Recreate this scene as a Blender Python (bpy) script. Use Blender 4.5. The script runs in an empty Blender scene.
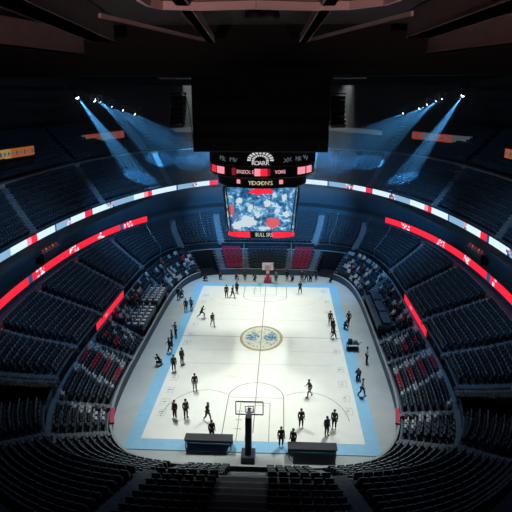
import bpy, bmesh, math, random
import numpy as np
from mathutils import Vector, Matrix
random.seed(7); rng = random.Random(11)
S = bpy.context.scene
COL = S.collection
PI = math.pi

# ------------------------------------------------------------------ camera
FPX = 554.0; PITCH = math.radians(16.6); YAW = math.radians(2.7); CAM = Vector((1.8, 0, 22.9))
cd = bpy.data.cameras.new('camera'); cam = bpy.data.objects.new('camera', cd); COL.objects.link(cam)
cd.sensor_width = 36; cd.lens = 36 * FPX / 512; cd.clip_end = 400
cam.location = CAM; cam.rotation_euler = (PI / 2 - PITCH, 0, YAW)
S.camera = cam
CR = Matrix.Rotation(YAW, 3, 'Z') @ Matrix.Rotation(PI / 2 - PITCH, 3, 'X')
def at(px, py, z=0.0):                 # world point at height z seen at a photograph pixel
    d = CR @ Vector(((px - 256) / FPX, (256 - py) / FPX, -1))
    t = (z - CAM.z) / d.z
    return CAM + d * t
CRT = CR.transposed()
def seen(p):
    q = CRT @ (Vector(p) - CAM)
    return (256 + FPX * q.x / -q.z, 256 - FPX * q.y / -q.z, -q.z) if q.z < -1 else (-999, -999, 1e9)

# ------------------------------------------------------------------ materials
def mat(name, rgb, rough=.6, metal=0., noise=0., nscale=6., emit=None, estr=0.):
    m = bpy.data.materials.new(name); m.use_nodes = True
    nt = m.node_tree; b = nt.nodes['Principled BSDF']
    b.inputs['Roughness'].default_value = rough; b.inputs['Metallic'].default_value = metal
    c = (*rgb, 1)
    b.inputs['Base Color'].default_value = c
    if noise:
        t = nt.nodes.new('ShaderNodeTexCoord'); n = nt.nodes.new('ShaderNodeTexNoise')
        n.inputs['Scale'].default_value = nscale; n.inputs['Detail'].default_value = 4
        r = nt.nodes.new('ShaderNodeValToRGB')
        r.color_ramp.elements[0].position = .3; r.color_ramp.elements[1].position = .7
        r.color_ramp.elements[0].color = tuple(max(0, x * (1 - noise)) for x in rgb) + (1,)
        r.color_ramp.elements[1].color = tuple(min(1, x * (1 + noise)) for x in rgb) + (1,)
        nt.links.new(t.outputs['Object'], n.inputs['Vector']); nt.links.new(n.outputs['Fac'], r.inputs['Fac'])
        nt.links.new(r.outputs['Color'], b.inputs['Base Color'])
    if emit:
        b.inputs['Emission Color'].default_value = (*emit, 1); b.inputs['Emission Strength'].default_value = estr
    return m
def led(name, rgb, s): return mat(name, (.01, .01, .01), .5, 0, 0, 1, rgb, s)
M = dict(
    concrete=mat('grey_floor_paint', (.42, .47, .47), .55, 0, .06, .6),
    court=mat('white_court', (.80, .83, .78), .45, 0, .03, .8),
    apron=mat('blue_apron', (.22, .52, .76), .5, 0, .05, 2),
    line=mat('court_line', (.22, .22, .22), .6), faint=mat('faint_line', (.56, .57, .55), .6),
    gold=mat('logo_gold', (.36, .33, .19), .6, 0, .25, 3), cream=mat('logo_cream', (.66, .66, .52), .6, 0, .12, 5),
    lblue=mat('logo_blue', (.04, .20, .40), .6, 0, .5, 6), lteal=mat('logo_teal', (.16, .36, .46), .6, 0, .4, 7),
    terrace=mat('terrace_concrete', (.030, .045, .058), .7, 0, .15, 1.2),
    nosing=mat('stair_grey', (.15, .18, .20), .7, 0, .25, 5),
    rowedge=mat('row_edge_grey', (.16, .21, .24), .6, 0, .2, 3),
    wall=mat('courtside_wall_navy', (.035, .07, .095), .5, 0, .1, 1), cap=mat('wall_cap_grey', (.33, .37, .39), .5),
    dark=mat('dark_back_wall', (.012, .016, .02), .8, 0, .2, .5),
    black=mat('black_paint', (.003, .003, .0035), .7), blackm=mat('black_metal', (.012, .012, .014), .45, .3),
    navy=mat('navy_seat', (.018, .032, .045), .5, 0, .12, 9), seatlit=mat('seat_top_lit_grey', (.13, .18, .215), .5), navyd=mat('navy_seat_pan', (.012, .02, .03), .5),  # paler grey on seat-back tops stands for light from above
    red=mat('red_seat', (.36, .025, .06), .5, 0, .12, 9), white=mat('white_seat_cover', (.52, .55, .56), .7, 0, .1, 9),
    grey=mat('grey_metal', (.22, .24, .25), .4, .5), steel=mat('steel_rail', (.30, .33, .35), .35, .6),
    brown=mat('brown_steel', (.20, .125, .12), .6, 0, .12, 1.2), brownd=mat('dark_brown_deck', (.05, .033, .032), .8, 0, .15, 1),
    flange=mat('pale_flange', (.66, .50, .48), .5),
    panel=mat('pale_grey_panel', (.30, .29, .28), .6),
    skin=mat('skin_tan', (.45, .26, .17), .5), skin2=mat('skin_brown', (.16, .08, .05), .5),
    k=mat('black_cloth', (.010, .011, .014), .8), c2=mat('charcoal_cloth', (.035, .038, .045), .8),
    w=mat('white_cloth', (.70, .70, .68), .8), b=mat('blue_cloth', (.06, .13, .26), .8), r=mat('red_cloth', (.42, .03, .05), .8),
    g=mat('grey_cloth', (.22, .23, .24), .8), y=mat('khaki_cloth', (.32, .26, .18), .8),
    hair=mat('dark_hair', (.012, .009, .008), .6), hairb=mat('brown_hair', (.06, .035, .02), .6),
    shoe=mat('white_shoe', (.5, .5, .5), .6), shoek=mat('black_shoe', (.015, .015, .015), .6),
    table=mat('dark_blue_tarp', (.035, .075, .12), .55, 0, .2, 2), net=mat('net_white', (.7, .65, .65), .8),
    redpad=mat('red_padding', (.60, .03, .06), .5), navypad=mat('navy_padding', (.015, .028, .06), .5),
    board=mat('backboard_white', (.75, .70, .72), .3), rim=mat('red_rim', (.7, .06, .04), .4, .4),
    Lwhite=led('led_white', (.62, .78, .97), 1.2), Lsky=led('led_sky', (.28, .52, .76), .9), Lred=led('led_red', (1., .02, .05), 1.0),
    Lpink=led('led_pink', (1., .30, .38), 1.0), Lnavy=led('led_navy', (.03, .10, .25), .8), Ldred=led('led_dark_red', (.35, .015, .03), .6),
    Lor=led('led_orange', (.70, .17, .03), .45), Lyel=led('led_yellow', (.70, .42, .12), .45), Ldim=led('led_dim_grey', (.10, .13, .16), .5),
    Lamp=led('lamp_lens', (.75, .92, 1), 14), Lpred=led('picture_red', (.80, .12, .14), .9), Lpw=led('picture_white', (.62, .74, .78), .95), Logo=led('led_logo_white', (.8, .8, .8), .8), Ldig=led('led_digit', (1, .5, .5), .8), Lgold=led('led_gold', (.75, .62, .42), .8),
    Lsign=led('sign_red_orange', (.75, .10, .05), .35), Lsign2=led('sign_grey_blue', (.25, .33, .40), .3),
)
# the video screen: blue and white crowd picture with red patches
def screen_mat():
    m = bpy.data.materials.new('video_picture'); m.use_nodes = True; nt = m.node_tree; b = nt.nodes['Principled BSDF']
    b.inputs['Base Color'].default_value = (.01, .01, .01, 1); b.inputs['Roughness'].default_value = .4
    t = nt.nodes.new('ShaderNodeTexCoord')
    def noise(sc, det, dis=0):
        n = nt.nodes.new('ShaderNodeTexNoise'); n.inputs['Scale'].default_value = sc; n.inputs['Detail'].default_value = det
        n.inputs['Distortion'].default_value = dis; n.inputs['Roughness'].default_value = .7; nt.links.new(t.outputs['Object'], n.inputs['Vector']); return n
    n1 = noise(1.5, 15, .7); r1 = nt.nodes.new('ShaderNodeValToRGB'); e = r1.color_ramp.elements
    e[0].position = .40; e[0].color = (.01, .05, .13, 1); e[1].position = .49; e[1].color = (.04, .17, .36, 1)
    for p, c in ((.55, (.14, .38, .60, 1)), (.59, (.62, .74, .78, 1)), (.66, (.12, .28, .45, 1))):
        x = e.new(p); x.color = c
    nt.links.new(n1.outputs['Fac'], r1.inputs['Fac'])
    n2 = noise(.6, 3, .3); r2 = nt.nodes.new('ShaderNodeValToRGB'); f = r2.color_ramp.elements
    f[0].position = .64; f[0].color = (0, 0, 0, 1); f[1].position = .68; f[1].color = (1, 1, 1, 1)
    nt.links.new(n2.outputs['Fac'], r2.inputs['Fac'])
    mx = nt.nodes.new('ShaderNodeMixRGB'); mx.inputs[2].default_value = (.10, .16, .32, 1)
    nt.links.new(r2.outputs['Color'], mx.inputs[0]); nt.links.new(r1.outputs['Color'], mx.inputs[1])
    nt.links.new(mx.outputs[0], b.inputs['Emission Color']); b.inputs['Emission Strength'].default_value = 1.15
    return m
M['video'] = screen_mat()

# ------------------------------------------------------------------ mesh helpers
class MB:
    def __init__(s): s.v = []; s.f = []; s.m = []; s.mats = []
    def mi(s, name):
        if name not in s.mats: s.mats.append(name)
        return s.mats.index(name)
    def add(s, vs, fs, m):
        o = len(s.v); i = s.mi(m); s.v += [tuple(x) for x in vs]
        for f in fs: s.f.append(tuple(o + k for k in f)); s.m.append(i)
    def quad(s, a, b, c, d, m): s.add([a, b, c, d], [(0, 1, 2, 3)], m)
    def box(s, c, d, m, rz=0, mx=None):
        x, y, z = d[0] / 2, d[1] / 2, d[2] / 2
        vs = [Vector((i * x, j * y, k * z)) for k in (-1, 1) for j in (-1, 1) for i in (-1, 1)]
        R = mx if mx is not None else Matrix.Rotation(rz, 3, 'Z')
        vs = [R @ v + Vector(c) for v in vs]
        s.add(vs, [(0, 2, 3, 1), (4, 5, 7, 6), (0, 1, 5, 4), (2, 6, 7, 3), (0, 4, 6, 2), (1, 3, 7, 5)], m)
    def bar(s, a, b, w, h, m):                 # box along a segment
        a, b = Vector(a), Vector(b); d = b - a; L = d.length
        if L < 1e-6: return
        y = d / L; up = Vector((0, 0, 1)) if abs(y.z) < .98 else Vector((1, 0, 0))
        x = y.cross(up).normalized(); z = x.cross(y)
        R = Matrix((x, y, z)).transposed()
        s.box((a + b) / 2, (w, L, h), m, mx=R)
    def tube(s, pts, r, m, n=6, closed=False):
        pts = [Vector(p) for p in pts]; N = len(pts); rings = []
        for i, p in enumerate(pts):
            t = (pts[(i + 1) % N] - pts[i - 1]) if closed else (pts[min(i + 1, N - 1)] - pts[max(i - 1, 0)])
            t.normalize(); up = Vector((0, 0, 1)) if abs(t.z) < .95 else Vector((1, 0, 0))
            x = t.cross(up).normalized(); y = x.cross(t)
            rr = r[i] if isinstance(r, (list, tuple)) else r
            rings.append([p + (x * math.cos(2 * PI * k / n) + y * math.sin(2 * PI * k / n)) * rr for k in range(n)])
        vs = [v for q in rings for v in q]; fs = []
        for i in range(N if closed else N - 1):
            j = (i + 1) % N
            for k in range(n): fs.append((i * n + k, i * n + (k + 1) % n, j * n + (k + 1) % n, j * n + k))
        if not closed: fs += [tuple(range(n))[::-1], tuple((N - 1) * n + k for k in range(n))]
        s.add(vs, fs, m)
    def lathe(s, prof, m, n=32, c=(0, 0, 0), a0=0, a1=2 * PI):
        full = abs(a1 - a0 - 2 * PI) < 1e-6; K = n if full else n + 1; vs = []
        for r, z in prof:
            for k in range(K):
                a = a0 + (a1 - a0) * k / n; vs.append((c[0] + r * math.cos(a), c[1] + r * math.sin(a), c[2] + z))
        fs = []
        for i in range(len(prof) - 1):
            for k in range(n):
                l = (k + 1) % K; fs.append((i * K + k, i * K + l, (i + 1) * K + l, (i + 1) * K + k))
        s.add(vs, fs, m)
    def build(s, name, parent=None, smooth=False, bevel=0):
        me = bpy.data.meshes.new(name); me.from_pydata(s.v, [], s.f)
        for q in s.mats: me.materials.append(M[q])
        me.polygons.foreach_set('material_index', s.m)
        if smooth: me.polygons.foreach_set('use_smooth', [True] * len(s.f))
        me.update()
        o = bpy.data.objects.new(name, me); COL.objects.link(o)
        if parent: o.parent = parent
        if bevel:
            md = o.modifiers.new('bevel', 'BEVEL'); md.width = bevel; md.segments = 2; md.limit_method = 'ANGLE'
        return o
def tag(o, label=None, cat=None, group=None, kind=None):
    if label: o['label'] = label
    if cat: o['category'] = cat
    if group: o['group'] = group
    if kind: o['kind'] = kind
    return o
def empty(name, loc, rz=0, label=None, cat=None, group=None):
    o = bpy.data.objects.new(name, None); COL.objects.link(o); o.empty_display_size = .2
    o.location = loc; o.rotation_euler = (0, 0, rz); return tag(o, label, cat, group)
def struct(mb, name, label, cat='structure', **k):
    o = mb.build(name, **k); return tag(o, label, cat, kind='structure')
def children(o): return list(o.children)
def copy_tree(o, parent=None):
    c = o.copy(); COL.objects.link(c)
    if parent: c.parent = parent
    for ch in children(o): copy_tree(ch, c)
    return c
def text_mesh(name, body, size, m, parent=None, ext=.01, sx=1.0):
    cu = bpy.data.curves.new(name, 'FONT'); cu.body = body; cu.size = size; cu.extrude = ext; cu.align_x = 'CENTER'; cu.align_y = 'CENTER'; cu.resolution_u = 2
    t = bpy.data.objects.new(name, cu); COL.objects.link(t)
    dg = bpy.context.evaluated_depsgraph_get(); me = bpy.data.meshes.new_from_object(t.evaluated_get(dg))
    bpy.data.objects.remove(t); bpy.data.curves.remove(cu)
    me.materials.clear(); me.materials.append(M[m])
    o = bpy.data.objects.new(name, me); COL.objects.link(o)
    if parent: o.parent = parent
    o.scale = (sx, 1, 1)
    return o

# ------------------------------------------------------------------ bowl rings.  s: -1 near centre, 0 left middle, 1 far centre, 2 right middle, 3 near centre
class Ring:
    def __init__(self, a, Dn, Df, n, cy=None):
        self.a = a; cy = (Dn + Df) / 2 if cy is None else cy; self.q = []
        for sx, b in ((-1, cy - Dn), (-1, Df - cy), (1, Df - cy), (1, cy - Dn)):
            th = np.linspace(0, PI / 2, 500); x = a * np.cos(th) ** (2 / n); y = b * np.sin(th) ** (2 / n)
            self.q.append((x * sx, y))
        self.cy = cy; self.pts = []
        segs = [(self.q[0][0][::-1], cy - self.q[0][1][::-1]), (self.q[1][0], cy + self.q[1][1]),
                (self.q[2][0][::-1], cy + self.q[2][1][::-1]), (self.q[3][0], cy - self.q[3][1])]
        self.t = []
        for i, (x, y) in enumerate(segs):
            L = np.concatenate([[0], np.cumsum(np.hypot(np.diff(x), np.diff(y)))])
            self.t.append((L / L[-1], x, y, L[-1]))
    def p(self, s):
        i = min(3, max(0, int(math.floor(s + 1)))); u = s + 1 - i; L, x, y, _ = self.t[i]
        return float(np.interp(u, L, x)), float(np.interp(u, L, y))
    def ds(self, s):                    # length per unit s
        i = min(3, max(0, int(math.floor(s + 1)))); return self.t[i][3]
    def nearest(self, X, Y):
        best = (1e9, 0)
        for i, (L, x, y, _) in enumerate(self.t):
            d = (x - X) ** 2 + (y - Y) ** 2; k = int(d.argmin())
            if d[k] < best[0]: best = (float(d[k]), i - 1 + float(L[k]))
        return best[1]
SP = dict(floor=(10.7, 29, 68.2, 4.6, 48.5), court_top=(13.9, 25.4, 71.4, 4.4, 48.4), low0=(14.4, 24.8, 71.9, 4.2, 48.2),
          low1=(19.1, 16.3, 77.6, 2.4, 46.6), fas=(20.2, 15, 79, 2.3, 46.3), rib=(21.0, 0, 84, 2.2, 42.3),
          up0=(21.2, 0, 84.3, 2.25, 42.5), up1=(24.6, 0, 87, 2.9, 44), top0=(25.0, 0, 87.5, 2.9, 44), top1=(30.5, -5, 93, 3, 44), back=(31.5, -6, 95, 3, 44))
def ring(spec): return Ring(*spec)
def lerp(A, B, t): return tuple(a + (b - a) * t for a, b in zip(SP[A], SP[B]))
R0 = ring(SP['floor']); RCT = ring(SP['court_top']); RL0 = ring(SP['low0'])
FAR_S = (-.25, 2.25)
def srange(a, b, n): return [a + (b - a) * i / n for i in range(n + 1)]
def band(mb, ra, za, rb, zb, ss, m, skip=None):
    A = [ra.p(s) for s in ss]; B = [rb.p(s) for s in ss]
    for i in range(len(ss) - 1):
        if skip and skip((ss[i] + ss[i + 1]) / 2): continue
        mb.quad((*A[i], za), (*B[i], zb), (*B[i + 1], zb), (*A[i + 1], za), m)

# ---- floor
mb = MB(); mb.quad((-12, 26, -.02), (12, 26, -.02), (12, 71, -.02), (-12, 71, -.02), 'concrete')
struct(mb, 'floor', 'grey painted concrete event floor around the white court', 'floor')

# ---- courtside wall
ss = srange(-1, 3, 400)
WALL_H = .8
Rw = Ring(10.86, 28.84, 68.36, 4.6, 48.5)
sTunF = [RCT.nearest(-10.4, 70.3), RCT.nearest(-7.3, 71.2)]       # far corner tunnels (left); mirrored on the right
def in_tun(s, pad=0):
    s2 = s if s <= 1 else 2 - s
    return sTunF[0] - pad < s2 < sTunF[1] + pad
mb = MB(); band(mb, R0, 0, R0, WALL_H, ss, 'wall', lambda s: in_tun(s)); band(mb, R0, WALL_H, Rw, WALL_H, ss, 'cap', lambda s: in_tun(s))
band(mb, Rw, WALL_H, Rw, .0, ss, 'wall', lambda s: in_tun(s))
struct(mb, 'wall_courtside', 'dark navy barrier wall with pale grey cap around the floor', 'wall')

# vomitory slots through the lower bowl on both sides (near the camera)
Rmid = ring(lerp('low0', 'low1', .5))
sVa, sVb = Rmid.nearest(-16.8, 27.9), Rmid.nearest(-17, 32.0)
def in_vom(s, pad=0):
    s2 = s if s <= 1 else 2 - s
    return sVa - pad < s2 < sVb + pad

def tier(name, label, A, B, n, z0, z1, s0, s1, ns, cut=None, zcut=None, under=True, kmin=0):
    rs = [ring(lerp(A, B, k / n)) for k in range(n + 1)]; ss = srange(s0, s1, ns); mb = MB(); dz = (z1 - z0) / n
    for k in range(n):
        z = z0 + k * dz
        sk = (lambda s: cut(s) and k >= kmin) if cut else None
        band(mb, rs[k], z, rs[k + 1], z, ss, 'terrace', sk)
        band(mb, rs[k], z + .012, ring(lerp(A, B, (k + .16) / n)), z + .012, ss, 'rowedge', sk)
        if k < n - 1 or True:
            band(mb, rs[k + 1], z, rs[k + 1], z + dz - .05, ss, 'terrace', sk)
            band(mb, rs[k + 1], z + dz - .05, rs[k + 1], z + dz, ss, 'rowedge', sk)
        if cut and k >= kmin:
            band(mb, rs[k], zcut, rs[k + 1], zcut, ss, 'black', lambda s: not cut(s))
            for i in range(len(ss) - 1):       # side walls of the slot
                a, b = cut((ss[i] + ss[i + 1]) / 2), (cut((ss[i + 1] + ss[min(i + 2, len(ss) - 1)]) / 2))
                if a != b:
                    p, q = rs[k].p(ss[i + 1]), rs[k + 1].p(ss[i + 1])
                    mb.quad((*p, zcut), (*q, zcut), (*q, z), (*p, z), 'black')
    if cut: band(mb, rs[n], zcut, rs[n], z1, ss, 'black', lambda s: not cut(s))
    if kmin == 0: band(mb, rs[0], 0 if z0 < 3 else z0 - .8, rs[0], z0, ss, 'terrace', cut)
    struct(mb, name, label, 'seating tier'); return rs, dz
NC, NL, NU, NT = 7, 11, 8, 8
ZC0, ZC1, ZL0, ZL1, ZU0, ZU1, ZT0, ZT1 = .55, 2.4, 3.3, 6.2, 10.3, 14.0, 14.5, 18.2
SP['c0'] = (10.95, 28.75, 68.45, 4.6, 48.5)
rsC, dC = tier('courtside_terrace', 'dark stepped courtside terrace just behind the barrier wall', 'c0', 'court_top', NC, ZC0, ZC1, -1, 3, 320, in_tun, 0)
rsL, dL = tier('lower_terrace', 'dark stepped lower bowl terrace rising to the red ribbon boards', 'low0', 'low1', NL, ZL0, ZL1, -1, 3, 320, in_vom, 2.5)
rsU, dU = tier('upper_terrace', 'dark stepped upper terrace above the white ribbon board', 'up0', 'up1', NU, ZU0, ZU1, *FAR_S, 220)
rsT, dT = tier('top_terrace', 'darkest topmost terrace under the roof', 'top0', 'top1', NT, ZT0, ZT1, *FAR_S, 200)
# walkway + low wall between courtside rows and the lower bowl
mb = MB(); band(mb, RCT, 2.5, RL0, 2.5, srange(-1, 3, 320), 'rowedge'); band(mb, RL0, 2.5, RL0, 3.3, srange(-1, 3, 320), 'wall')
struct(mb, 'trim_walkway', 'narrow grey walkway ringing the courtside rows', 'walkway')
# grey fascia line between the upper and topmost terrace
mb = MB(); RU1 = ring(SP['up1']); RT0 = ring(SP['top0']); sf = srange(*FAR_S, 220)
band(mb, RU1, 13.95, RU1, 14.45, sf, 'panel'); band(mb, RU1, 14.45, RT0, 14.5, sf, 'panel')
struct(mb, 'trim_fascia', 'thin pale grey fascia line running above the upper terrace', 'fascia')
# concourse: slab behind the red ribbons, dark back wall with suite openings, then slab under the white ribbon
RL1 = ring(SP['low1']); RF = ring(SP['fas']); RRB = ring(SP['rib']); RUP = ring(SP['up0'])
Rback = Ring(21.6, 8, 81.8, 2.3, 44.5)
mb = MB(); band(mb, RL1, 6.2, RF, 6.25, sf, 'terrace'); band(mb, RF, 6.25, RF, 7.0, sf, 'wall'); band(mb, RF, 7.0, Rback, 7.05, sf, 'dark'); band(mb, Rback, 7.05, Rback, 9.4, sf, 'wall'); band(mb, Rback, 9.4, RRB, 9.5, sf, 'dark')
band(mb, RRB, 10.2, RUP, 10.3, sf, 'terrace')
struct(mb, 'wall_concourse', 'shadowed concourse wall below the white ribbon board', 'wall')
mb = MB(); RB = ring(SP['back']); RT1 = ring(SP['top1'])
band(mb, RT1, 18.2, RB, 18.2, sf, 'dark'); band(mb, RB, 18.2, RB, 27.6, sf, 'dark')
for z in (20.2, 21.6, 23.0, 24.4): band(mb, Ring(31.3, -6, 94.8, 3, 44), z, Ring(31.3, -6, 94.8, 3, 44), z + .25, sf, 'blackm')
struct(mb, 'wall_back', 'near black back wall with horizontal ledges under the roof', 'wall')

# ------------------------------------------------------------------ aisles
def sym(l): return sorted(set([round(s, 4) for s in l] + [round(2 - s, 4) for s in l]))
aisL = sym([RL0.nearest(*p) for p in ((-6.2, 71.5), (-11.4, 69.6), (-14.2, 60.2), (-14.3, 53.2), (-14.4, 46), (-14.4, 39.5), (-14.2, 34.6))] + [-.42, -.62, -.85])
aisC = sym([RCT.nearest(*p) for p in ((-6.75, 71.3), (-3.15, 71.4), (-13.9, 60.0), (-13.9, 47.5), (-13.9, 42.0), (-13.9, 32.6))] + [-.6, -.85])
aisU = sym([RUP.nearest(*at(px, py, 10.3).xy) for px, py in ((101, 203), (163, 184), (40, 233))] + [RUP.nearest(-6, 83), RUP.nearest(-1.5, 84.3)][:1])
def stairs(rs, dz, z0, s, w=.8, m='nosing', kmax=None):
    mb = MB(); n = len(rs) - 1
    for k in range(n):
        r = rs[k]; q = rs[k + 1]; a = Vector((*r.p(s), 0)); b = Vector((*q.p(s), 0)); d = b - a; ang = math.atan2(d.y, d.x)
        for h in (0, 1):
            c = a + d * (.25 + .5 * h); zz = z0 + k * dz + dz * .5 * h
            mb.box((c.x, c.y, zz + dz * .25 - .1), (d.length * .5, w, dz * .5 + .24), m, ang)
    return mb
for s in aisL: struct(stairs(rsL, dL, ZL0, s), 'aisle_stair', 'grey stepped aisle through the lower bowl seats', 'stairs')
for s in aisU: struct(stairs(rsU, dU, ZU0, s), 'aisle_stair', 'grey stepped aisle through the upper terrace seats', 'stairs')
for s in aisC: struct(stairs(rsC, dC, ZC0, s, .7), 'aisle_stair', 'grey stepped aisle through the courtside rows', 'stairs')
# pale handrails between the far aisles
def handrail(rs, dz, z0, s, label, group):
    e = empty('handrail', (*rs[0].p(s), z0), 0, label, 'handrail', group); o = Vector(e.location); mb = MB(); pts = []
    for k in range(0, len(rs) - 1): pts.append(Vector((*rs[k].p(s), z0 + k * dz + .95)) - o)
    mb.tube(pts, .035, 'steel', 5); mb.build('rail', e)
    for k in range(0, len(rs) - 1, 3):
        p = pts[k]; mb = MB(); mb.bar(p - Vector((0, 0, .95)), p, .05, .05, 'steel'); mb.build('post', e)
railS = [RL0.nearest(*p) for p in ((-8.2, 71.2), (8.2, 71.2), (-13.4, 66), (13.4, 66))]
for s, w in zip(railS, ('far left lower bowl, the one nearer the scoreboard', 'far right lower bowl, the one nearer the scoreboard', 'far left lower bowl, nearer the left red ribbon', 'far right lower bowl, nearer the right red ribbon')):
    handrail(rsL, dL, ZL0, s, 'thin pale handrail climbing the ' + w, 'handrails in the far lower bowl')

# ------------------------------------------------------------------ seats
SEAT_BOX = []
def low_seat():
    v = []; f = []
    def bx(x0, x1, y0, y1, z0, z1, sh=0):
        o = len(v)
        for z, dy in ((z0, 0), (z1, sh)):
            for x, y in ((x0, y0), (x1, y0), (x1, y1), (x0, y1)): v.append((x, y + dy, z))
        for q in ((4, 5, 6, 7), (0, 1, 5, 4), (1, 2, 6, 5), (2, 3, 7, 6), (3, 0, 4, 7)): f.append(tuple(o + k for k in q))
    bx(-.22, .22, .05, .11, .30, .82, .06)        # y+ is backwards
    bx(-.21, .21, -.10, .04, .30, .58, .02)       # pan tipped up
    bx(-.03, .03, -.02, .06, 0, .30)
    return np.array(v), f
LSV, LSF = low_seat()
PITCH_S = .5
def row_seats(rs, k, z, ais, s0, s1, skip=None, gap=.55, frac=.62):
    A, B = rs[k], rs[k + 1]; out = []; L = A.ds
    s = s0
    edges = [s0] + [a for a in ais if s0 < a < s1] + [s1]
    for i in range(len(edges) - 1):
        a, b = edges[i], edges[i + 1]; lenA = A.ds((a + b) / 2); a2 = a + gap / lenA; b2 = b - gap / lenA
        n = int((b2 - a2) * lenA / PITCH_S)
        if n < 1: continue
        for j in range(n):
            s = a2 + (b2 - a2) * (j + .5) / n
            if skip and skip(s): continue
            p = Vector((*A.p(s), 0)); q = Vector((*B.p(s), 0)); p2 = Vector((*A.p(min(3, s + .004)), 0)); p1 = Vector((*A.p(max(-1, s - .004)), 0))
            t = (p2 - p1).normalized(); nrm = Vector((-t.y, t.x, 0))
            if nrm.dot(q - p) < 0: nrm = -nrm
            c = p + (q - p) * frac
            out.append((c.x, c.y, z, math.atan2(nrm.y, nrm.x) - PI / 2, k, s))
    return out
lower = []; upper = []; top = []; cside = []
for k in range(NL): lower += row_seats(rsL, k, ZL0 + k * dL, aisL, -.98, 2.98, lambda s: in_vom(s, .012))
for k in range(NU): upper += row_seats(rsU, k, ZU0 + k * dU, aisU, -.2, 2.2)
for k in range(NT): top += row_seats(rsT, k, ZT0 + k * dT, aisU, -.2, 2.2)
def pl(x, y): return 46.8 < y < 58.5
for k in range(NC):
    for q in row_seats(rsC, k, ZC0 + k * dC, aisC, -.98, 2.98, lambda s: in_tun(s, .015), .5):
        if k <= 3 and pl(q[0], q[1]) and abs(q[0]) < 13: continue
        cside.append(q)
def stuff_seats(name, lst, m, label):
    if not lst: return
    A = np.array([(q[0], q[1], q[2], q[3]) for q in lst]); nv = len(LSV); N = len(lst)
    c, s = np.cos(A[:, 3])[:, None], np.sin(A[:, 3])[:, None]
    X = LSV[None, :, 0] * c - LSV[None, :, 1] * s + A[:, 0:1]; Y = LSV[None, :, 0] * s + LSV[None, :, 1] * c + A[:, 1:2]; Z = np.repeat(LSV[None, :, 2], N, 0) + A[:, 2:3]
    V = np.stack([X, Y, Z], -1).reshape(-1, 3); F = (np.array(LSF)[None] + (np.arange(N) * nv)[:, None, None]).reshape(-1, 4)
    me = bpy.data.meshes.new(name); me.from_pydata(V.tolist(), [], F.tolist()); me.materials.append(M[m]); me.materials.append(M['seatlit'])
    mi = np.zeros(len(F), dtype=np.int32); mi[::len(LSF)] = 1; me.polygons.foreach_set('material_index', mi); me.update()  # top face of each backrest gets the painted overhead light
    o = bpy.data.objects.new(name, me); COL.objects.link(o); return tag(o, label, 'seats', kind='stuff')

# colours of the courtside seats
navy_c = []; reds = []; whites = []; sitters = []
bleach = []
for q in cside:
    x, y, z, r, k, s = q; side = 'left' if x < 0 else 'right'
    if y > 64 and abs(x) < 9.5:                                   # far end
        if 3.3 < abs(x) < 6.6: reds.append((q, f'red seat in the far {side} block beside the tunnel', f'red seats of the far {side} block'))
        elif abs(x) <= 3.3: navy_c.append(q)
        else: navy_c.append(q)
        continue
    if abs(x) > 9.5 and y > 30:
        if 40.6 < y < 41.6 or 37.2 < y < 37.8: whites.append((q, f'white covered seat next to the red rows in the near {side} courtside block', f'white seats by the near {side} red rows'))
        elif 38.3 < y < 40.6 and k % 2 == 0 or (43.2 < y < 44.8 and k > 1 and k % 2): reds.append((q, f'red seat in the striped near {side} courtside block', f'red seats of the near {side} courtside block'))
        elif 32.7 < y < 33.9: whites.append((q, f'pale seat closing the rows at the near end of the {side} courtside block', f'pale seats at the {side} row ends'))
        elif 44.8 < y < 70:
            t = rng.random()
            if t < .18 and y > 46.5 and k > 0: sitters.append(q)
            elif t < .34: whites.append((q, f'white seat scattered among dark ones in the {side} middle courtside rows', f'white seats of the {side} middle courtside rows'))
            else: navy_c.append(q)
        else: navy_c.append(q)
    else: navy_c.append(q)
allnavy = [(q, 'c') for q in navy_c] + [(q, 'l') for q in lower]
vis = []
for q, w in allnavy:
    px, py, zc = seen((q[0], q[1], q[2] + .5))
    if -5 < px < 517 and -5 < py < 517 and not (40 < px < 472 and py > 422): vis.append((zc, q, w))
vis.sort(key=lambda t: t[0]); near = vis[:300]; nid = set(id(t[1]) for t in near)
stuff_seats('courtside_seats', [q for q in navy_c if id(q) not in nid], 'navy', 'dark navy tip-up seats filling the rest of the courtside rows')
stuff_seats('lower_bowl_seats', [q for q in lower if id(q) not in nid], 'navy', 'dark navy tip-up seats filling the lower bowl')
stuff_seats('upper_seats', upper, 'navy', 'dark navy tip-up seats filling the upper terrace')
stuff_seats('top_seats', top, 'navy', 'near black seats of the topmost terrace under the roof')
def seat_proto(name, m):
    e = empty(name, (0, 0, 0))
    b = MB(); b.box((0, .11, .58), (.45, .05, .50), m, mx=Matrix.Rotation(-.12, 3, 'X')); b.box((0, .14, .835), (.45, .055, .02), 'seatlit'); b.build('backrest', e, bevel=.012)  # thin pale strip paints the lit top edge of the backrest
    b = MB(); b.box((0, -.04, .44), (.42, .09, .34), 'navyd' if m == 'navy' else m, mx=Matrix.Rotation(-.08, 3, 'X')); b.build('cushion', e, bevel=.02)
    for sx in (-1, 1):
        b = MB(); b.bar((sx * .235, .10, .60), (sx * .235, -.16, .58), .035, .03, 'black'); b.bar((sx * .235, .02, .58), (sx * .235, .06, .0), .03, .05, 'blackm'); b.build('armrest', e)
    return e
proto = seat_proto('tip_up_seat', 'navy'); first = True
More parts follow.
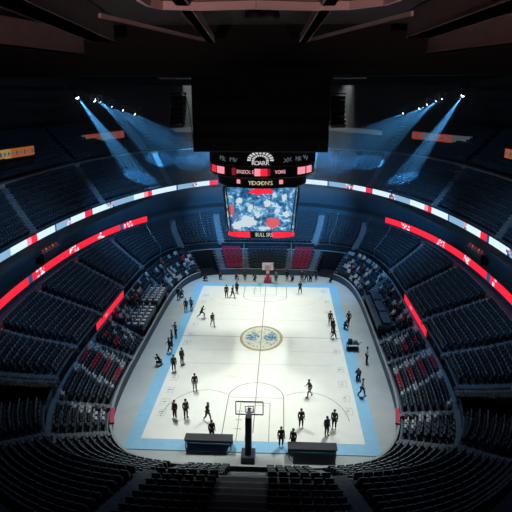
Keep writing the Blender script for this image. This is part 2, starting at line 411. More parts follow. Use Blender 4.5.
for zc, q, w in near:
    o = proto if first else copy_tree(proto); first = False
    o.location = q[:3]; o.rotation_euler = (0, 0, q[3]); side = 'left' if q[0] < 0 else 'right'
    ordn = ('first', 'second', 'third', 'fourth', 'fifth', 'sixth', 'seventh', 'eighth', 'ninth', 'tenth', 'eleventh')[q[4]]
    if w == 'c': lab = f'navy tip-up seat in the {ordn} courtside row up, near {side} corner'
    else: lab = f'navy tip-up seat, {ordn} lower bowl row, near {side} corner, {"camera side of" if q[1] < 30 else "beyond"} the tunnel slot'
    tag(o, lab, 'seat', lab.replace('seat', 'seats', 1))
for m, lst, nm in (('red', reds, 'red_seat'), ('white', whites, 'white_seat')):
    for i, (q, lab, grp) in enumerate(lst):
        if i == 0:
            b = MB(); b.add(LSV, LSF, m); o = b.build(nm); base = o
        else: o = base.copy(); COL.objects.link(o)
        o.location = q[:3]; o.rotation_euler = (0, 0, q[3]); tag(o, lab, 'seat', grp)
print('seats', len(navy_c), len(lower), len(upper), len(top), 'red', len(reds), 'white', len(whites), 'sit', len(sitters))

# ------------------------------------------------------------------ people
def skin_mesh(name, nodes, edges, root, sub=1):
    bm = bmesh.new(); lay = bm.verts.layers.skin.verify(); d = {}
    for k, (p, r) in nodes.items():
        v = bm.verts.new(p); v[lay].radius = (r, r) if not isinstance(r, tuple) else r; v[lay].use_root = (k == root); d[k] = v
    for a, b in edges: bm.edges.new((d[a], d[b]))
    me = bpy.data.meshes.new(name); bm.to_mesh(me); bm.free()
    o = bpy.data.objects.new(name, me); COL.objects.link(o)
    o.modifiers.new('skin', 'SKIN').use_smooth_shade = True
    md = o.modifiers.new('sub', 'SUBSURF'); md.levels = sub; md.render_levels = sub
    dg = bpy.context.evaluated_depsgraph_get(); m2 = bpy.data.meshes.new_from_object(o.evaluated_get(dg))
    bpy.data.objects.remove(o); bpy.data.meshes.remove(me); m2.name = name
    return m2
def V3(*a): return Vector(a)
def pose(kind):                      # facing -Y, feet at z=0
    J = {}
    def leg(s, hip, knee, ank, toe): J['hip' + s], J['knee' + s], J['ank' + s], J['toe' + s] = hip, knee, ank, toe
    def arm(s, sh, el, wr): J['sh' + s], J['el' + s], J['wr' + s] = sh, el, wr
    if kind == 'stand':
        J.update(pel=V3(0, 0, .95), waist=V3(0, .01, 1.12), chest=V3(0, 0, 1.34), neck=V3(0, .01, 1.52), head=V3(0, -.02, 1.68))
        for s, x in (('L', 1), ('R', -1)):
            leg(s, V3(.10 * x, 0, .90), V3(.12 * x, -.02, .49), V3(.13 * x, .02, .08), V3(.15 * x, -.14, .04)); arm(s, V3(.19 * x, .01, 1.45), V3(.25 * x, .04, 1.16), V3(.26 * x, -.06, .93))
    elif kind == 'walk':
        J.update(pel=V3(0, 0, .93), waist=V3(0, -.02, 1.10), chest=V3(0, -.05, 1.32), neck=V3(0, -.06, 1.50), head=V3(0, -.10, 1.65))
        leg('L', V3(.10, 0, .88), V3(.12, -.20, .50), V3(.12, -.26, .09), V3(.13, -.43, .06)); leg('R', V3(-.10, 0, .88), V3(-.12, .06, .48), V3(-.12, .32, .16), V3(-.12, .22, .04))
        arm('L', V3(.19, -.04, 1.43), V3(.25, .12, 1.18), V3(.25, .05, .95)); arm('R', V3(-.19, -.04, 1.43), V3(-.25, -.10, 1.17), V3(-.23, -.32, 1.06))
    elif kind == 'run':
        J.update(pel=V3(0, 0, .90), waist=V3(0, -.06, 1.06), chest=V3(0, -.16, 1.26), neck=V3(0, -.22, 1.43), head=V3(0, -.29, 1.56))
        leg('L', V3(.10, 0, .86), V3(.13, -.34, .62), V3(.13, -.30, .19), V3(.14, -.45, .12)); leg('R', V3(-.10, 0, .86), V3(-.12, .18, .50), V3(-.12, .50, .28), V3(-.12, .52, .10))
        arm('L', V3(.19, -.15, 1.37), V3(.26, .10, 1.22), V3(.24, .0, 1.0)); arm('R', V3(-.19, -.15, 1.37), V3(-.27, -.34, 1.18), V3(-.2, -.52, 1.36))
    elif kind == 'reach':
        J.update(pel=V3(0, 0, .95), waist=V3(0, 0, 1.12), chest=V3(0, -.02, 1.34), neck=V3(0, -.02, 1.52), head=V3(0, -.05, 1.68))
        for s, x in (('L', 1), ('R', -1)): leg(s, V3(.10 * x, 0, .90), V3(.17 * x, -.02, .49), V3(.22 * x, .02, .08), V3(.25 * x, -.14, .04))
        arm('L', V3(.19, -.01, 1.45), V3(.26, -.22, 1.30), V3(.20, -.45, 1.42)); arm('R', V3(-.19, -.01, 1.45), V3(-.27, -.20, 1.28), V3(-.18, -.44, 1.38))
    elif kind == 'crouch':
        J.update(pel=V3(0, .10, .42), waist=V3(0, .03, .56), chest=V3(0, -.09, .76), neck=V3(0, -.16, .92), head=V3(0, -.22, 1.06))
        leg('L', V3(.10, .10, .38), V3(.15, -.30, .50), V3(.14, -.20, .08), V3(.15, -.38, .05)); leg('R', V3(-.10, .10, .38), V3(-.16, -.24, .12), V3(-.14, .20, .10), V3(-.14, .34, .05))
        arm('L', V3(.19, -.10, .86), V3(.25, -.30, .68), V3(.12, -.44, .84)); arm('R', V3(-.19, -.10, .86), V3(-.25, -.30, .66), V3(-.12, -.44, .80))
    elif kind == 'sit':
        J.update(pel=V3(0, .02, .50), waist=V3(0, .03, .66), chest=V3(0, .0, .88), neck=V3(0, -.02, 1.06), head=V3(0, -.06, 1.21))
        for s, x in (('L', 1), ('R', -1)):
            leg(s, V3(.10 * x, 0, .48), V3(.13 * x, -.40, .50), V3(.13 * x, -.38, .08), V3(.14 * x, -.54, .04)); arm(s, V3(.19 * x, -.01, .99), V3(.25 * x, -.08, .74), V3(.14 * x, -.30, .62))
    return J
def person_proto(kind, name='person'):
    J = pose(kind); N = {}; E = []
    N['pel'] = (J['pel'], .125); N['waist'] = (J['waist'], .11); N['chest'] = (J['chest'], .14); N['neck'] = (J['neck'], .058)
    up = (J['head'] - J['neck']).normalized(); h = J['head']; f = V3(0, -1, 0)
    N['jaw'] = (h - up * .05 + f * .01, .075); N['skull'] = (h + up * .03 - f * .01, .095); N['crown'] = (h + up * .10 - f * .01, .06)
    N['nose'] = (h + f * .105 - up * .005, .014); E += [('skull', 'nose')]
    for s, x in (('L', 1), ('R', -1)): N['ear' + s] = (h + V3(.095 * x, .01, 0), .014); E.append(('skull', 'ear' + s))
    E += [('pel', 'waist'), ('waist', 'chest'), ('chest', 'neck'), ('neck', 'jaw'), ('jaw', 'skull'), ('skull', 'crown')]
    for s, x in (('L', 1), ('R', -1)):
        N['hip' + s] = (J['hip' + s], .10); N['knee' + s] = (J['knee' + s], .06); N['calf' + s] = (J['knee' + s].lerp(J['ank' + s], .3) , .058); N['ank' + s] = (J['ank' + s], .04); N['toe' + s] = (J['toe' + s], .035)
        E += [('pel', 'hip' + s), ('hip' + s, 'knee' + s), ('knee' + s, 'calf' + s), ('calf' + s, 'ank' + s), ('ank' + s, 'toe' + s)]
        N['sh' + s] = (J['sh' + s], .065); N['el' + s] = (J['el' + s], .042); N['wr' + s] = (J['wr' + s], .028)
        E += [('chest', 'sh' + s), ('sh' + s, 'el' + s), ('el' + s, 'wr' + s)]
        d = (J['wr' + s] - J['el' + s]).normalized(); sd = d.cross(V3(0, 0, 1) if abs(d.z) < .9 else V3(0, 1, 0)).normalized(); cl = d.cross(sd).normalized()
        palm = J['wr' + s] + d * .07; N['palm' + s] = (palm, (.036, .022)); E.append(('wr' + s, 'palm' + s))
        for i, L in enumerate((.070, .082, .076, .060)):
            b = palm + sd * (.028 - .019 * i) + d * .03; m_ = b + d * L * .55; t = m_ + d * L * .38 + cl * L * .3
            for nm, p, r in (('a', b, .0095), ('b', m_, .009), ('c', t, .0075)): N[f'f{i}{nm}{s}'] = (p, r)
            E += [('palm' + s, f'f{i}a{s}'), (f'f{i}a{s}', f'f{i}b{s}'), (f'f{i}b{s}', f'f{i}c{s}')]
        b = J['wr' + s] + d * .03 + sd * .032; t = b + sd * .03 + d * .03; t2 = t + d * .03 + cl * .008
        for nm, p, r in (('a', b, .012), ('b', t, .010), ('c', t2, .008)): N[f'th{nm}{s}'] = (p, r)
        E += [('wr' + s, 'tha' + s), ('tha' + s, 'thb' + s), ('thb' + s, 'thc' + s)]
    e = empty(name, (0, 0, 0))
    def put(nm, me, m):
        o = bpy.data.objects.new(nm, me); me.materials.clear(); me.materials.append(M[m]); me.polygons.foreach_set('material_index', [0] * len(me.polygons)); COL.objects.link(o); o.parent = e; return o
    put('body', skin_mesh('body', N, E, 'pel'), 'skin')
    sn = {k: (N[k][0], N[k][1] + .028) for k in ('pel', 'waist', 'chest', 'shL', 'shR')}; sn['pel'] = (J['pel'] + V3(0, 0, .03), .145)
    se = [('pel', 'waist'), ('waist', 'chest'), ('chest', 'shL'), ('chest', 'shR')]
    for s in 'LR': sn['m' + s] = (J['sh' + s].lerp(J['el' + s], .9), .062); sn['w' + s] = (J['el' + s].lerp(J['wr' + s], .85), .045); se += [('sh' + s, 'm' + s), ('m' + s, 'w' + s)]
    sn['col'] = (J['chest'].lerp(J['neck'], .75), .075); se.append(('chest', 'col'))
    put('shirt', skin_mesh('shirt', sn, se, 'pel'), 'k')
    tn = {'pel': (J['pel'], .15)}; te = []
    for s in 'LR':
        tn['h' + s] = (J['hip' + s], .115); tn['k' + s] = (J['knee' + s], .085); tn['a' + s] = (J['knee' + s].lerp(J['ank' + s], .9), .062); te += [('pel', 'h' + s), ('h' + s, 'k' + s), ('k' + s, 'a' + s)]
    put('trousers', skin_mesh('trousers', tn, te, 'pel'), 'k')
    hb = MB(); R = .112; c = h + up * .045 + V3(0, .02, 0)
    hb.lathe([(R * math.sin(a), R * math.cos(a)) for a in srange(.01, PI * .58, 7)], 'hair', 14, c); hb.build('hair', e, True)
    for s in 'LR':
        b = MB(); a, t = J['ank' + s], J['toe' + s]; d = (t - a); b.tube([a - d * .25 + V3(0, 0, -.025), a.lerp(t, .3) + V3(0, 0, -.01), a.lerp(t, .8), t + d * .18], [.045, .058, .05, .03], 'shoek', 8); b.build('shoe', e, True)
    return e
PROT = {}
def setm(o, m):
    for sl in o.material_slots: sl.link = 'OBJECT'; sl.material = M[m]
def person(kind, loc, rz, label, top='k', bot='k', skin='skin', hair='hair', shoe='shoek', group=None, sc=1.0, z=0):
    if kind not in PROT: PROT[kind] = person_proto(kind); o = PROT[kind]; 
    else: o = copy_tree(PROT[kind])
    o.location = (loc[0], loc[1], z); o.rotation_euler = (0, 0, rz); o.scale = (sc,) * 3
    for c in o.children:
        n = c.name.split('.')[0]; setm(c, {'body': skin, 'shirt': top, 'trousers': bot, 'hair': hair, 'shoe': shoe}[n])
    tag(o, label, 'person', group); return o
D2R = PI / 180
PEOPLE = [  # pixel of the feet, pose, heading, colours, label
    (195, 391, 'stand', 20, 'k', 'g', 'player in black top and grey legs standing alone inside the left near arc'),
    (175, 419, 'stand', -30, 'k', 'k', 'leftmost of the two people in black talking at the near left sideline'),
    (186, 418, 'stand', 40, 'c2', 'k', 'right one of the two people in dark clothes talking at the near left sideline'),
    (207.5, 421, 'walk', 60, 'k', 'k', 'person in black walking left of the near free-throw lane'),
    (309.5, 397, 'walk', -70, 'k', 'g', 'player in black striding alone inside the right near arc'),
    (301, 428, 'stand', 10, 'k', 'k', 'person in black standing right of the near free-throw lane'),
    (326.5, 436, 'stand', 30, 'k', 'k', 'tall person in black, nearest the camera of the pair on the right near court'),
    (334, 429, 'stand', -20, 'c2', 'k', 'person in charcoal, farther one of the pair on the right near court'),
    (212.5, 326.5, 'walk', 30, 'k', 'g', 'player in black walking with grey legs left of the centre circle'),
    (201.5, 318.5, 'run', 80, 'k', 'k', 'player in black running beside the left sideline'),
    (226.5, 297.5, 'stand', 0, 'k', 'k', 'player in black on the left of a pair near the far left court'),
    (232.5, 298, 'walk', 60, 'k', 'c2', 'player in charcoal trousers on the right of a pair near the far left court'),
    (237, 294, 'stand', -30, 'k', 'k', 'player in black standing between the far pair and the far baseline'),
    (300, 294, 'reach', 0, 'k', 'c2', 'player in black with arms raised forward right of the far hoop'),
    (182, 364, 'stand', 50, 'k', 'k', 'person in black standing on the left sideline, near end of the row'),
    (174, 371.5, 'stand', 20, 'c2', 'k', 'person in charcoal just nearer than the one on the left sideline'),
    (159.5, 365, 'crouch', -80, 'k', 'k', 'person in black kneeling on the grey floor left of the blue border'),
    (170, 353, 'walk', -60, 'k', 'k', 'person in black walking along the left blue border'),
    (172, 345, 'stand', -90, 'c2', 'k', 'person in charcoal standing behind the one walking along the left blue border'),
    (176, 337, 'reach', -60, 'k', 'k', 'person in black reaching out beside the left platform'),
    (178.5, 300, 'stand', -20, 'k', 'c2', 'person in black, left of two by the far left floor corner'),
    (181.5, 297, 'crouch', 30, 'c2', 'k', 'person crouching beside another by the far left floor corner'),
    (186, 312, 'stand', 0, 'k', 'k', 'small person in black on the grey floor left of the blue border'),
    (191.5, 310.5, 'walk', -40, 'b', 'k', 'person in a blue top walking on the far left blue border'),
    (205, 281, 'crouch', 60, 'k', 'k', 'person in black crouching alone at the far left corner of the floor'),
    (220.5, 279, 'crouch', 0, 'k', 'k', 'person in black kneeling behind the far baseline below the left red seats'),
    (236.5, 279.5, 'crouch', 30, 'k', 'k', 'person in black kneeling below the right edge of the left red seats'),
    (245, 281, 'stand', 0, 'c2', 'k', 'person in charcoal standing behind the far baseline left of the hoop'),
    (255, 281, 'crouch', -20, 'k', 'k', 'person in black crouching just left of the far hoop'),
    (276, 283, 'stand', 0, 'b', 'k', 'person in a blue top standing just right of the far hoop'),
    (287, 281, 'stand', 20, 'k', 'k', 'person in black standing behind the far baseline right of the hoop'),
    (292.5, 281.5, 'crouch', -20, 'k', 'k', 'person in black crouching beside the one right of the far hoop'),
    (302, 282, 'stand', 0, 'k', 'c2', 'leftmost of the four people below the right red seats'),
    (306, 282, 'walk', 40, 'c2', 'k', 'second from left of the four people below the right red seats'),
    (310.5, 281, 'crouch', 0, 'k', 'k', 'crouching one of the four people below the right red seats'),
    (316, 281, 'stand', -30, 'k', 'k', 'rightmost of the four people below the right red seats'),
    (331, 282, 'crouch', -40, 'k', 'k', 'person in black crouching alone at the far right corner of the floor'),
    (330, 325, 'stand', 0, 'k', 'c2', 'farthest of the three people in a row on the right sideline'),
    (332.5, 333, 'stand', 30, 'k', 'k', 'middle one of the three people in a row on the right sideline'),
    (333.5, 339, 'walk', 70, 'k', 'k', 'nearest of the three people in a row on the right sideline'),
    (348.5, 325, 'walk', -30, 'c2', 'k', 'person in charcoal walking on the grey floor right of the blue border'),
    (345.5, 329, 'crouch', 20, 'k', 'k', 'person in black crouching at the right blue border before the camera cart'),
    (366.5, 363, 'stand', 100, 'w', 'k', 'person in a white top standing beside the right barrier wall'),
    (358.5, 379, 'crouch', -20, 'k', 'k', 'person in black crouching on the right blue border'),
    (361.5, 396, 'walk', 60, 'w', 'k', 'person in a white top walking on the right blue border'),
    (281, 447, 'stand', 10, 'k', 'k', 'person in black at the near baseline beside the right bench table'),
    (293, 449, 'stand', -30, 'c2', 'k', 'person in charcoal at the near baseline by the right bench table'),
    (212, 440, 'stand', 30, 'k', 'k', 'person in black standing behind the near left bench table'),
]
for i, (px, py, kd, hd, tp, bt, lab) in enumerate(PEOPLE):
    p = at(px, py, 0); person(kd, p.xy, hd * D2R, lab, tp, bt, 'skin2' if i % 3 == 0 else 'skin', 'hairb' if i % 4 == 1 else 'hair', 'shoe' if i % 2 else 'shoek', sc=.85 if kd != 'crouch' else .88, z=.03)
ORD = {'w': 'white', 'k': 'black', 'r': 'red', 'b': 'blue'}
for i, q in enumerate(sitters[:130]):
    side = 'left' if q[0] < 0 else 'right'; tp = rng.choice('wwwkkrb')
    person('sit', (q[0] + .12 * math.sin(q[3]), q[1] - .12 * math.cos(q[3])), q[3], f'seated spectator in a {ORD[tp]} top in the {side} middle courtside rows', tp, rng.choice(['k', 'c2', 'b']), rng.choice(['skin', 'skin', 'skin2']), rng.choice(['hair', 'hairb']), 'shoek',
           f'spectators in {ORD[tp]} in the {side} courtside rows', z=q[2])
    if i == 0: pass
# seats under the seated spectators
stuff = [q for q in sitters]
def open_seat():
    b = MB(); b.box((0, .14, .58), (.45, .05, .5), 'navy', mx=Matrix.Rotation(-.12, 3, 'X')); b.box((0, -.08, .36), (.43, .40, .06), 'navy'); b.box((0, 0, .17), (.06, .1, .34), 'blackm'); return b
base = None
for q in stuff:
    if base is None: o = base = open_seat().build('occupied_seat')
    else: o = base.copy(); COL.objects.link(o)
    o.location = (q[0] , q[1], q[2]); o.rotation_euler = (0, 0, q[3]); side = 'left' if q[0] < 0 else 'right'
    tag(o, f'navy seat under a spectator in the {side} middle courtside rows', 'seat', f'occupied seats in the {side} courtside rows')

# ------------------------------------------------------------------ basketball court
HX, Y0, Y1 = 7.65, 32.5, 63.6
court = empty('basketball_court', (0, (Y0 + Y1) / 2, 0), 0, 'white basketball court with blue border and gold centre emblem', 'basketball court')
oy = (Y0 + Y1) / 2
b = MB(); b.box((0, 0, .005), (2 * HX, Y1 - Y0, .05), 'court'); b.build('playing_surface', court)
b = MB(); w = .95
for c, d in (((-HX - w / 2, 0, 0), (w, Y1 - Y0 + 2 * 1.2, .05)), ((HX + w / 2, 0, 0), (w, Y1 - Y0 + 2 * 1.2, .05)), ((0, (Y1 - Y0) / 2 + .6, 0), (2 * HX, 1.2, .05)), ((0, -(Y1 - Y0) / 2 - .6, 0), (2 * HX, 1.2, .05))): b.box(c, d, 'apron')
b.build('blue_border', court)
ZL = .036
def stroke(b, pts, wd, m, z=ZL):
    pts = [Vector((p[0], p[1] - oy, 0)) for p in pts]
    for i in range(len(pts) - 1):
        a, c = pts[i], pts[i + 1]; t = (c - a).normalized(); n = Vector((-t.y, t.x, 0)) * wd / 2; e = t * wd * .2; zz = Vector((0, 0, z))
        b.quad(a - e - n + zz, c + e - n + zz, c + e + n + zz, a - e + n + zz, m)
def arc(cx, cy_, rx, ry, a0, a1, n=28): return [(cx + rx * math.cos(a0 + (a1 - a0) * i / n), cy_ + ry * math.sin(a0 + (a1 - a0) * i / n)) for i in range(n + 1)]
CY = 49.0
b = MB(); stroke(b, [(0, Y0 + 1), (0, CY - 2.85)], .07, 'line'); stroke(b, [(0, CY + 2.85), (0, Y1)], .07, 'line'); b.build('long_line', court)
for sx in (-1, 1): b = MB(); stroke(b, [(sx * HX, CY + .2), (sx * 2.1, CY + .2)], .07, 'line'); b.build('halfway_line', court)
b = MB()
for yy, x0, x1 in ((53.4, -6.6, 6.9), (46.3, -6.9, -.6), (46.2, 2.8, 7), (43.6, -6.5, 6.4), (57.2, -3.5, -1.5), (57.4, 1.5, 2.6), (41.4, -2.6, -1.6)): stroke(b, [(x0, yy), (x1, yy)], .06, 'faint')
b.build('faint_cross_line', court)
fy = at(258, 384).y; ay = at(256, 400).y
def key(name, yb, sg, kw, kl, rr):
    b = MB(); stroke(b, [(-kw, yb), (-kw, yb + sg * kl)], .07, 'line'); stroke(b, [(kw, yb), (kw, yb + sg * kl)], .07, 'line'); stroke(b, [(-kw, yb + sg * kl), (kw, yb + sg * kl)], .05, 'line')
    stroke(b, arc(0, yb + sg * kl, kw, rr, 0, sg * PI), .07, 'line')
    stroke(b, [(-kw * .52, yb), (-kw * .52, yb + sg * kl * .86), (kw * .52, yb + sg * kl * .86), (kw * .52, yb)], .05, 'line')
    stroke(b, [(-kw * .24, yb), (-kw * .24, yb + sg * kl * .8), (kw * .36, yb + sg * kl * .8)], .04, 'line')
    for t in (.25, .45, .65): stroke(b, [(-kw * .62, yb + sg * kl * t), (-kw * .4, yb + sg * kl * t)], .06, 'line')
    b.build(name, court)
key('free_throw_lane', Y0, 1, 2.15, 5.6, 2.3); key('free_throw_lane', Y1, -1, 2.5, 3.4, 1.6)
b = MB()
for sg in (-1, 1):
    b = MB(); stroke(b, arc(sg * 3.9, 34.9, 3.0, 4.2, PI / 2 - sg * 1.5, PI / 2 + sg * .55), .05, 'line'); b.build('arc_line', court); b = MB()
    stroke(b, arc(sg * 3.6, 61.6, 3.1, 4.2, -PI / 2 + sg * 1.4, -PI / 2 - sg * .2), .045, 'faint'); b.build('arc_line', court)
# centre emblem
lg = MB(); EX, EY = 2.08, 2.85
def ell(b, rx0, ry0, rx1, ry1, m, z, n=48, c=(0, 0)):
    for i in range(n):
        a, d = 2 * PI * i / n, 2 * PI * (i + 1) / n
        P = lambda rx, ry, t: (c[0] + rx * math.cos(t), c[1] + CY - oy + ry * math.sin(t), z)
        b.quad(P(rx0, ry0, a), P(rx1, ry1, a), P(rx1, ry1, d), P(rx0, ry0, d), m)
ell(lg, EX - .26, EY - .36, EX, EY, 'gold', ZL); em = lg.build('emblem_ring', court)
lg = MB(); ell(lg, .001, .001, EX - .26, EY - .36, 'cream', ZL); ed = lg.build('emblem_disc', court)
rr = random.Random(5); E0 = CY - oy
def blob(b, x, y, rx, ry, m, z, n=18, jag=.3):
    vs = [(x, y, z)] + [(x + rx * (1 + jag * rr.uniform(-1, 1)) * math.cos(2 * PI * i / n), y + ry * (1 + jag * rr.uniform(-1, 1)) * math.sin(2 * PI * i / n), z) for i in range(n)]
    b.add(vs, [(0, 1 + i, 1 + (i + 1) % n) for i in range(n)], m)
for sx in (-1, 1):
    lg = MB(); x0 = -.86 if sx < 0 else .88
    blob(lg, x0, E0 + .15, .60, .62, 'lblue', ZL + .004, 26, .35); blob(lg, x0 + .1, E0 + .75, .34, .5, 'lteal', ZL + .005, 16, .4); blob(lg, x0 - .05 * sx, E0 - .35, .5, .25, 'lteal', ZL + .006, 16, .4)
    for i in range(16): blob(lg, x0 + rr.uniform(-.5, .5), E0 + .2 + rr.uniform(-.6, .7), .09, .13, rr.choice(['lteal', 'lblue', 'cream', 'faint']), ZL + .009, 8, .4)
    lg.build('emblem_figure', ed)
lg = MB()
for i in range(46):                       # dense unreadable marks around the figures
    a = 2 * PI * i / 46; x, y = 1.5 * math.cos(a), E0 + 2.05 * math.sin(a)
    if abs(x) < .12: continue
    lg.box((x, y, ZL + .005), (.08 + .08 * rr.random(), .14 + .16 * rr.random(), .003), rr.choice(['line', 'faint', 'gold', 'lblue']), rz=a + PI / 2)
for i in range(40):
    x, y = rr.uniform(-1.1, 1.1), E0 + rr.choice([rr.uniform(-1.5, -.7), rr.uniform(1.0, 1.6)])
    lg.box((x, y, ZL + .006), (.06 + .12 * rr.random(), .1 + .1 * rr.random(), .003), rr.choice(['line', 'faint', 'gold', 'gold']), rz=rr.uniform(-.4, .4))
lg.build('emblem_lettering', ed)
lg = MB(); lg.quad((-.035, E0 - 2.85, ZL + .012), (.035, E0 - 2.85, ZL + .012), (.035, E0 + 2.85, ZL + .012), (-.035, E0 + 2.85, ZL + .012), 'line'); lg.build('long_line', court)
# small printed marks along both sidelines
rr = random.Random(21)
PR = [(345, 370), (347.5, 385), (350.5, 399), (354, 412), (341, 352), (338, 340), (328, 302), (327, 292), (333, 313)] + [(165, 390), (160, 402), (156, 412), (169, 378), (206, 296), (204, 302), (192, 325), (188, 335), (184, 343)]
for px, py in PR:
    p = at(px, py, 0); b = MB(); sx = 1 if p.x > 0 else -1; cx = sx * 6.95; w_, h_ = .62, .95
    stroke(b, [(cx - w_ / 2, p.y - h_ / 2), (cx + w_ / 2, p.y - h_ / 2), (cx + w_ / 2, p.y + h_ / 2), (cx - w_ / 2, p.y + h_ / 2), (cx - w_ / 2, p.y - h_ / 2)][:rr.choice((3, 4, 5))], .05, 'faint')
    for j in range(3): yy = p.y - .28 + j * .28; stroke(b, [(cx - .2 + .1 * rr.random(), yy), (cx + .2 * rr.random(), yy + .08)], .09, 'line' if j == 1 else 'faint')
    b.build('sideline_print', court)

# ------------------------------------------------------------------ hoops
def hoop(loc, rz, label, pad, boardm, H, W, glass=False):
    e = empty('basketball_hoop', loc, rz, label, 'basketball hoop'); HB = .95
    b = MB(); b.box((0, .9, .25), (.9, 1.1, .50), pad); b.build('base', e, bevel=.05)
    b = MB(); b.bar((0, .75, .4), (0, .35, H - .45), .62 if not glass else .8, .4, pad); b.build('post_padding', e, bevel=.05)
    b = MB(); b.bar((0, .4, H - .6), (0, -.5, H - .5), .2, .2, pad); b.build('arm', e)
    if glass:
        b = MB(); b.box((0, -.55, H - HB / 2), (W, .03, HB), boardm); bd = b.build('backboard', e)
        b = MB(); fm = 'blackm'; x, z0, z1 = W / 2, H - HB, H
        for c, d in (((-x, -.55, H - HB / 2), (.06, .07, HB)), ((x, -.55, H - HB / 2), (.06, .07, HB)), ((0, -.55, z0), (W, .07, .06)), ((0, -.55, z1), (W, .07, .06))): b.box(c, d, fm)
        b.build('board_frame', bd)
    else: b = MB(); b.box((0, -.55, H - HB / 2), (W, .06, HB), boardm); bd = b.build('backboard', e, bevel=.02)
    b = MB(); sq = 'rim' if not glass else 'blackm'
    for c, d in (((0, -.59, H - .38), (.6, .012, .05)), ((0, -.59, H - .82), (.6, .012, .05)), ((-.28, -.59, H - .6), (.05, .012, .45)), ((.28, -.59, H - .6), (.05, .012, .45))): b.box(c, d, sq)
    b.build('target_square', bd)
    b = MB(); b.tube([(.23 * math.cos(a), -.86 + .23 * math.sin(a), H - .82) for a in srange(0, 2 * PI, 20)[:-1]], .018, 'rim', 6, True); b.bar((0, -.57, H - .82), (0, -.64, H - .82), .12, .05, 'rim'); rm = b.build('rim', e)
    b = MB()
    for i in range(12):
        a = 2 * PI * i / 12
        for sg in (-1, 1): b.tube([(.23 * math.cos(a), -.86 + .23 * math.sin(a), H - .83), (.17 * math.cos(a + sg * .26), -.86 + .17 * math.sin(a + sg * .26), H - 1.05), (.12 * math.cos(a), -.86 + .12 * math.sin(a), H - 1.27)], .008, 'net', 4)
    b.build('net', rm); return e
gm = bpy.data.materials.new('clear_glass'); gm.use_nodes = True; gb = gm.node_tree.nodes['Principled BSDF']; gb.inputs['Transmission Weight'].default_value = 1; gb.inputs['Roughness'].default_value = .02; gb.inputs['IOR'].default_value = 1.05; gb.inputs['Base Color'].default_value = (.95, .97, .97, 1); M['glass'] = gm
hf = hoop((at(267.5, 287.5).x, Y1 + .9, 0), 0, 'far basketball hoop with white backboard on a red padded stand', 'redpad', 'board', 3.0, 1.35)
hn = hoop((at(250, 441).x, 31.5, 0), PI, 'near basketball hoop seen from behind with dark navy padded post', 'navypad', 'glass', 3.35, 1.8, True)
t = text_mesh('post_letters', 'Z.', .5, 'Logo', hn); t.rotation_euler = (PI / 2 - .12, 0, PI); t.location = (0, .66, 2.25)
t = text_mesh('post_letters', '-W', .3, 'Logo', hn); t.rotation_euler = (PI / 2 - .12, 0, PI); t.location = (0, .71, 1.8)

# ------------------------------------------------------------------ floor furniture
def cart(loc, rz):
    e = empty('camera_cart', loc, rz, 'black equipment cart with screen on the grey floor right of the court', 'equipment cart')
    for z in (.25, .85): b = MB(); b.box((0, 0, z), (1.5, .9, .06), 'c2'); b.build('shelf', e)
    for x in (-.68, .68):
        for y in (-.4, .4): b = MB(); b.bar((x, y, .06), (x, y, .9), .06, .06, 'blackm'); b.build('leg', e)
    b = MB(); b.box((-.35, 0, 1.12), (.5, .5, .48), 'k'); b.build('monitor', e, bevel=.02)
    b = MB(); b.box((.35, .1, 1.02), (.45, .4, .28), 'g'); b.build('case', e, bevel=.02)
    b = MB(); b.bar((.75, 0, .8), (1.2, 0, .95), .05, .05, 'blackm'); b.build('handle', e)
cart(at(352.5, 350), .1); bpy.data.objects['camera_cart'].scale = (.72, .72, .8)
def bench_table(loc, label, n, sgn):
    e = empty('scorer_table', loc, 0, label, 'table')
    b = MB(); b.box((0, 0, .74), (3.2, .8, .06), 'c2'); b.build('table_top', e, bevel=.01)
    b = MB(); b.box((0, .36, .38), (3.16, .04, .66), 'navypad'); b.build('front_panel', e)
    for x in (-1.5, 1.5): b = MB(); b.bar((x, -.3, 0), (x, -.3, .71), .06, .06, 'blackm'); b.build('leg', e)
bench_table(at(209, 447), 'dark low table left of the near hoop at the near baseline', 4, 1)
bench_table(at(312, 456), 'dark low table right of the near hoop at the near baseline', 4, 1)
# platforms set into the courtside rows
def platform(x0, x1, y0, y1, z, label):
    e = empty('courtside_platform', ((x0 + x1) / 2, (y0 + y1) / 2, 0), 0, label, 'platform'); w_, d_ = x1 - x0, y1 - y0
    b = MB(); b.box((0, 0, z - .1), (w_, d_, .2), 'c2'); b.build('deck', e)
    for y in np.linspace(-d_ / 2 + .1, d_ / 2 - .1, 4):
        for x in (-w_ / 2 + .1, w_ / 2 - .1): b = MB(); b.box((x, y, (z - .2) / 2), (.1, .1, z - .2), 'blackm'); b.build('leg', e)
    sx = 1 if x0 < 0 else -1
    b = MB(); b.box((sx * (w_ / 2 - .03), 0, z + .2), (.06, d_, .5), 'wall'); b.build('front_panel', e)
    for y in (-d_ / 2 + .03, d_ / 2 - .03): b = MB(); b.box((0, y, z + .2), (w_, .06, .5), 'wall'); b.build('end_panel', e)
    b = MB(); b.box((-sx * (w_ / 2 + .08), 0, z + .35), (.22, d_, .1), 'cap'); b.build('back_ledge', e); return e
chair0 = None
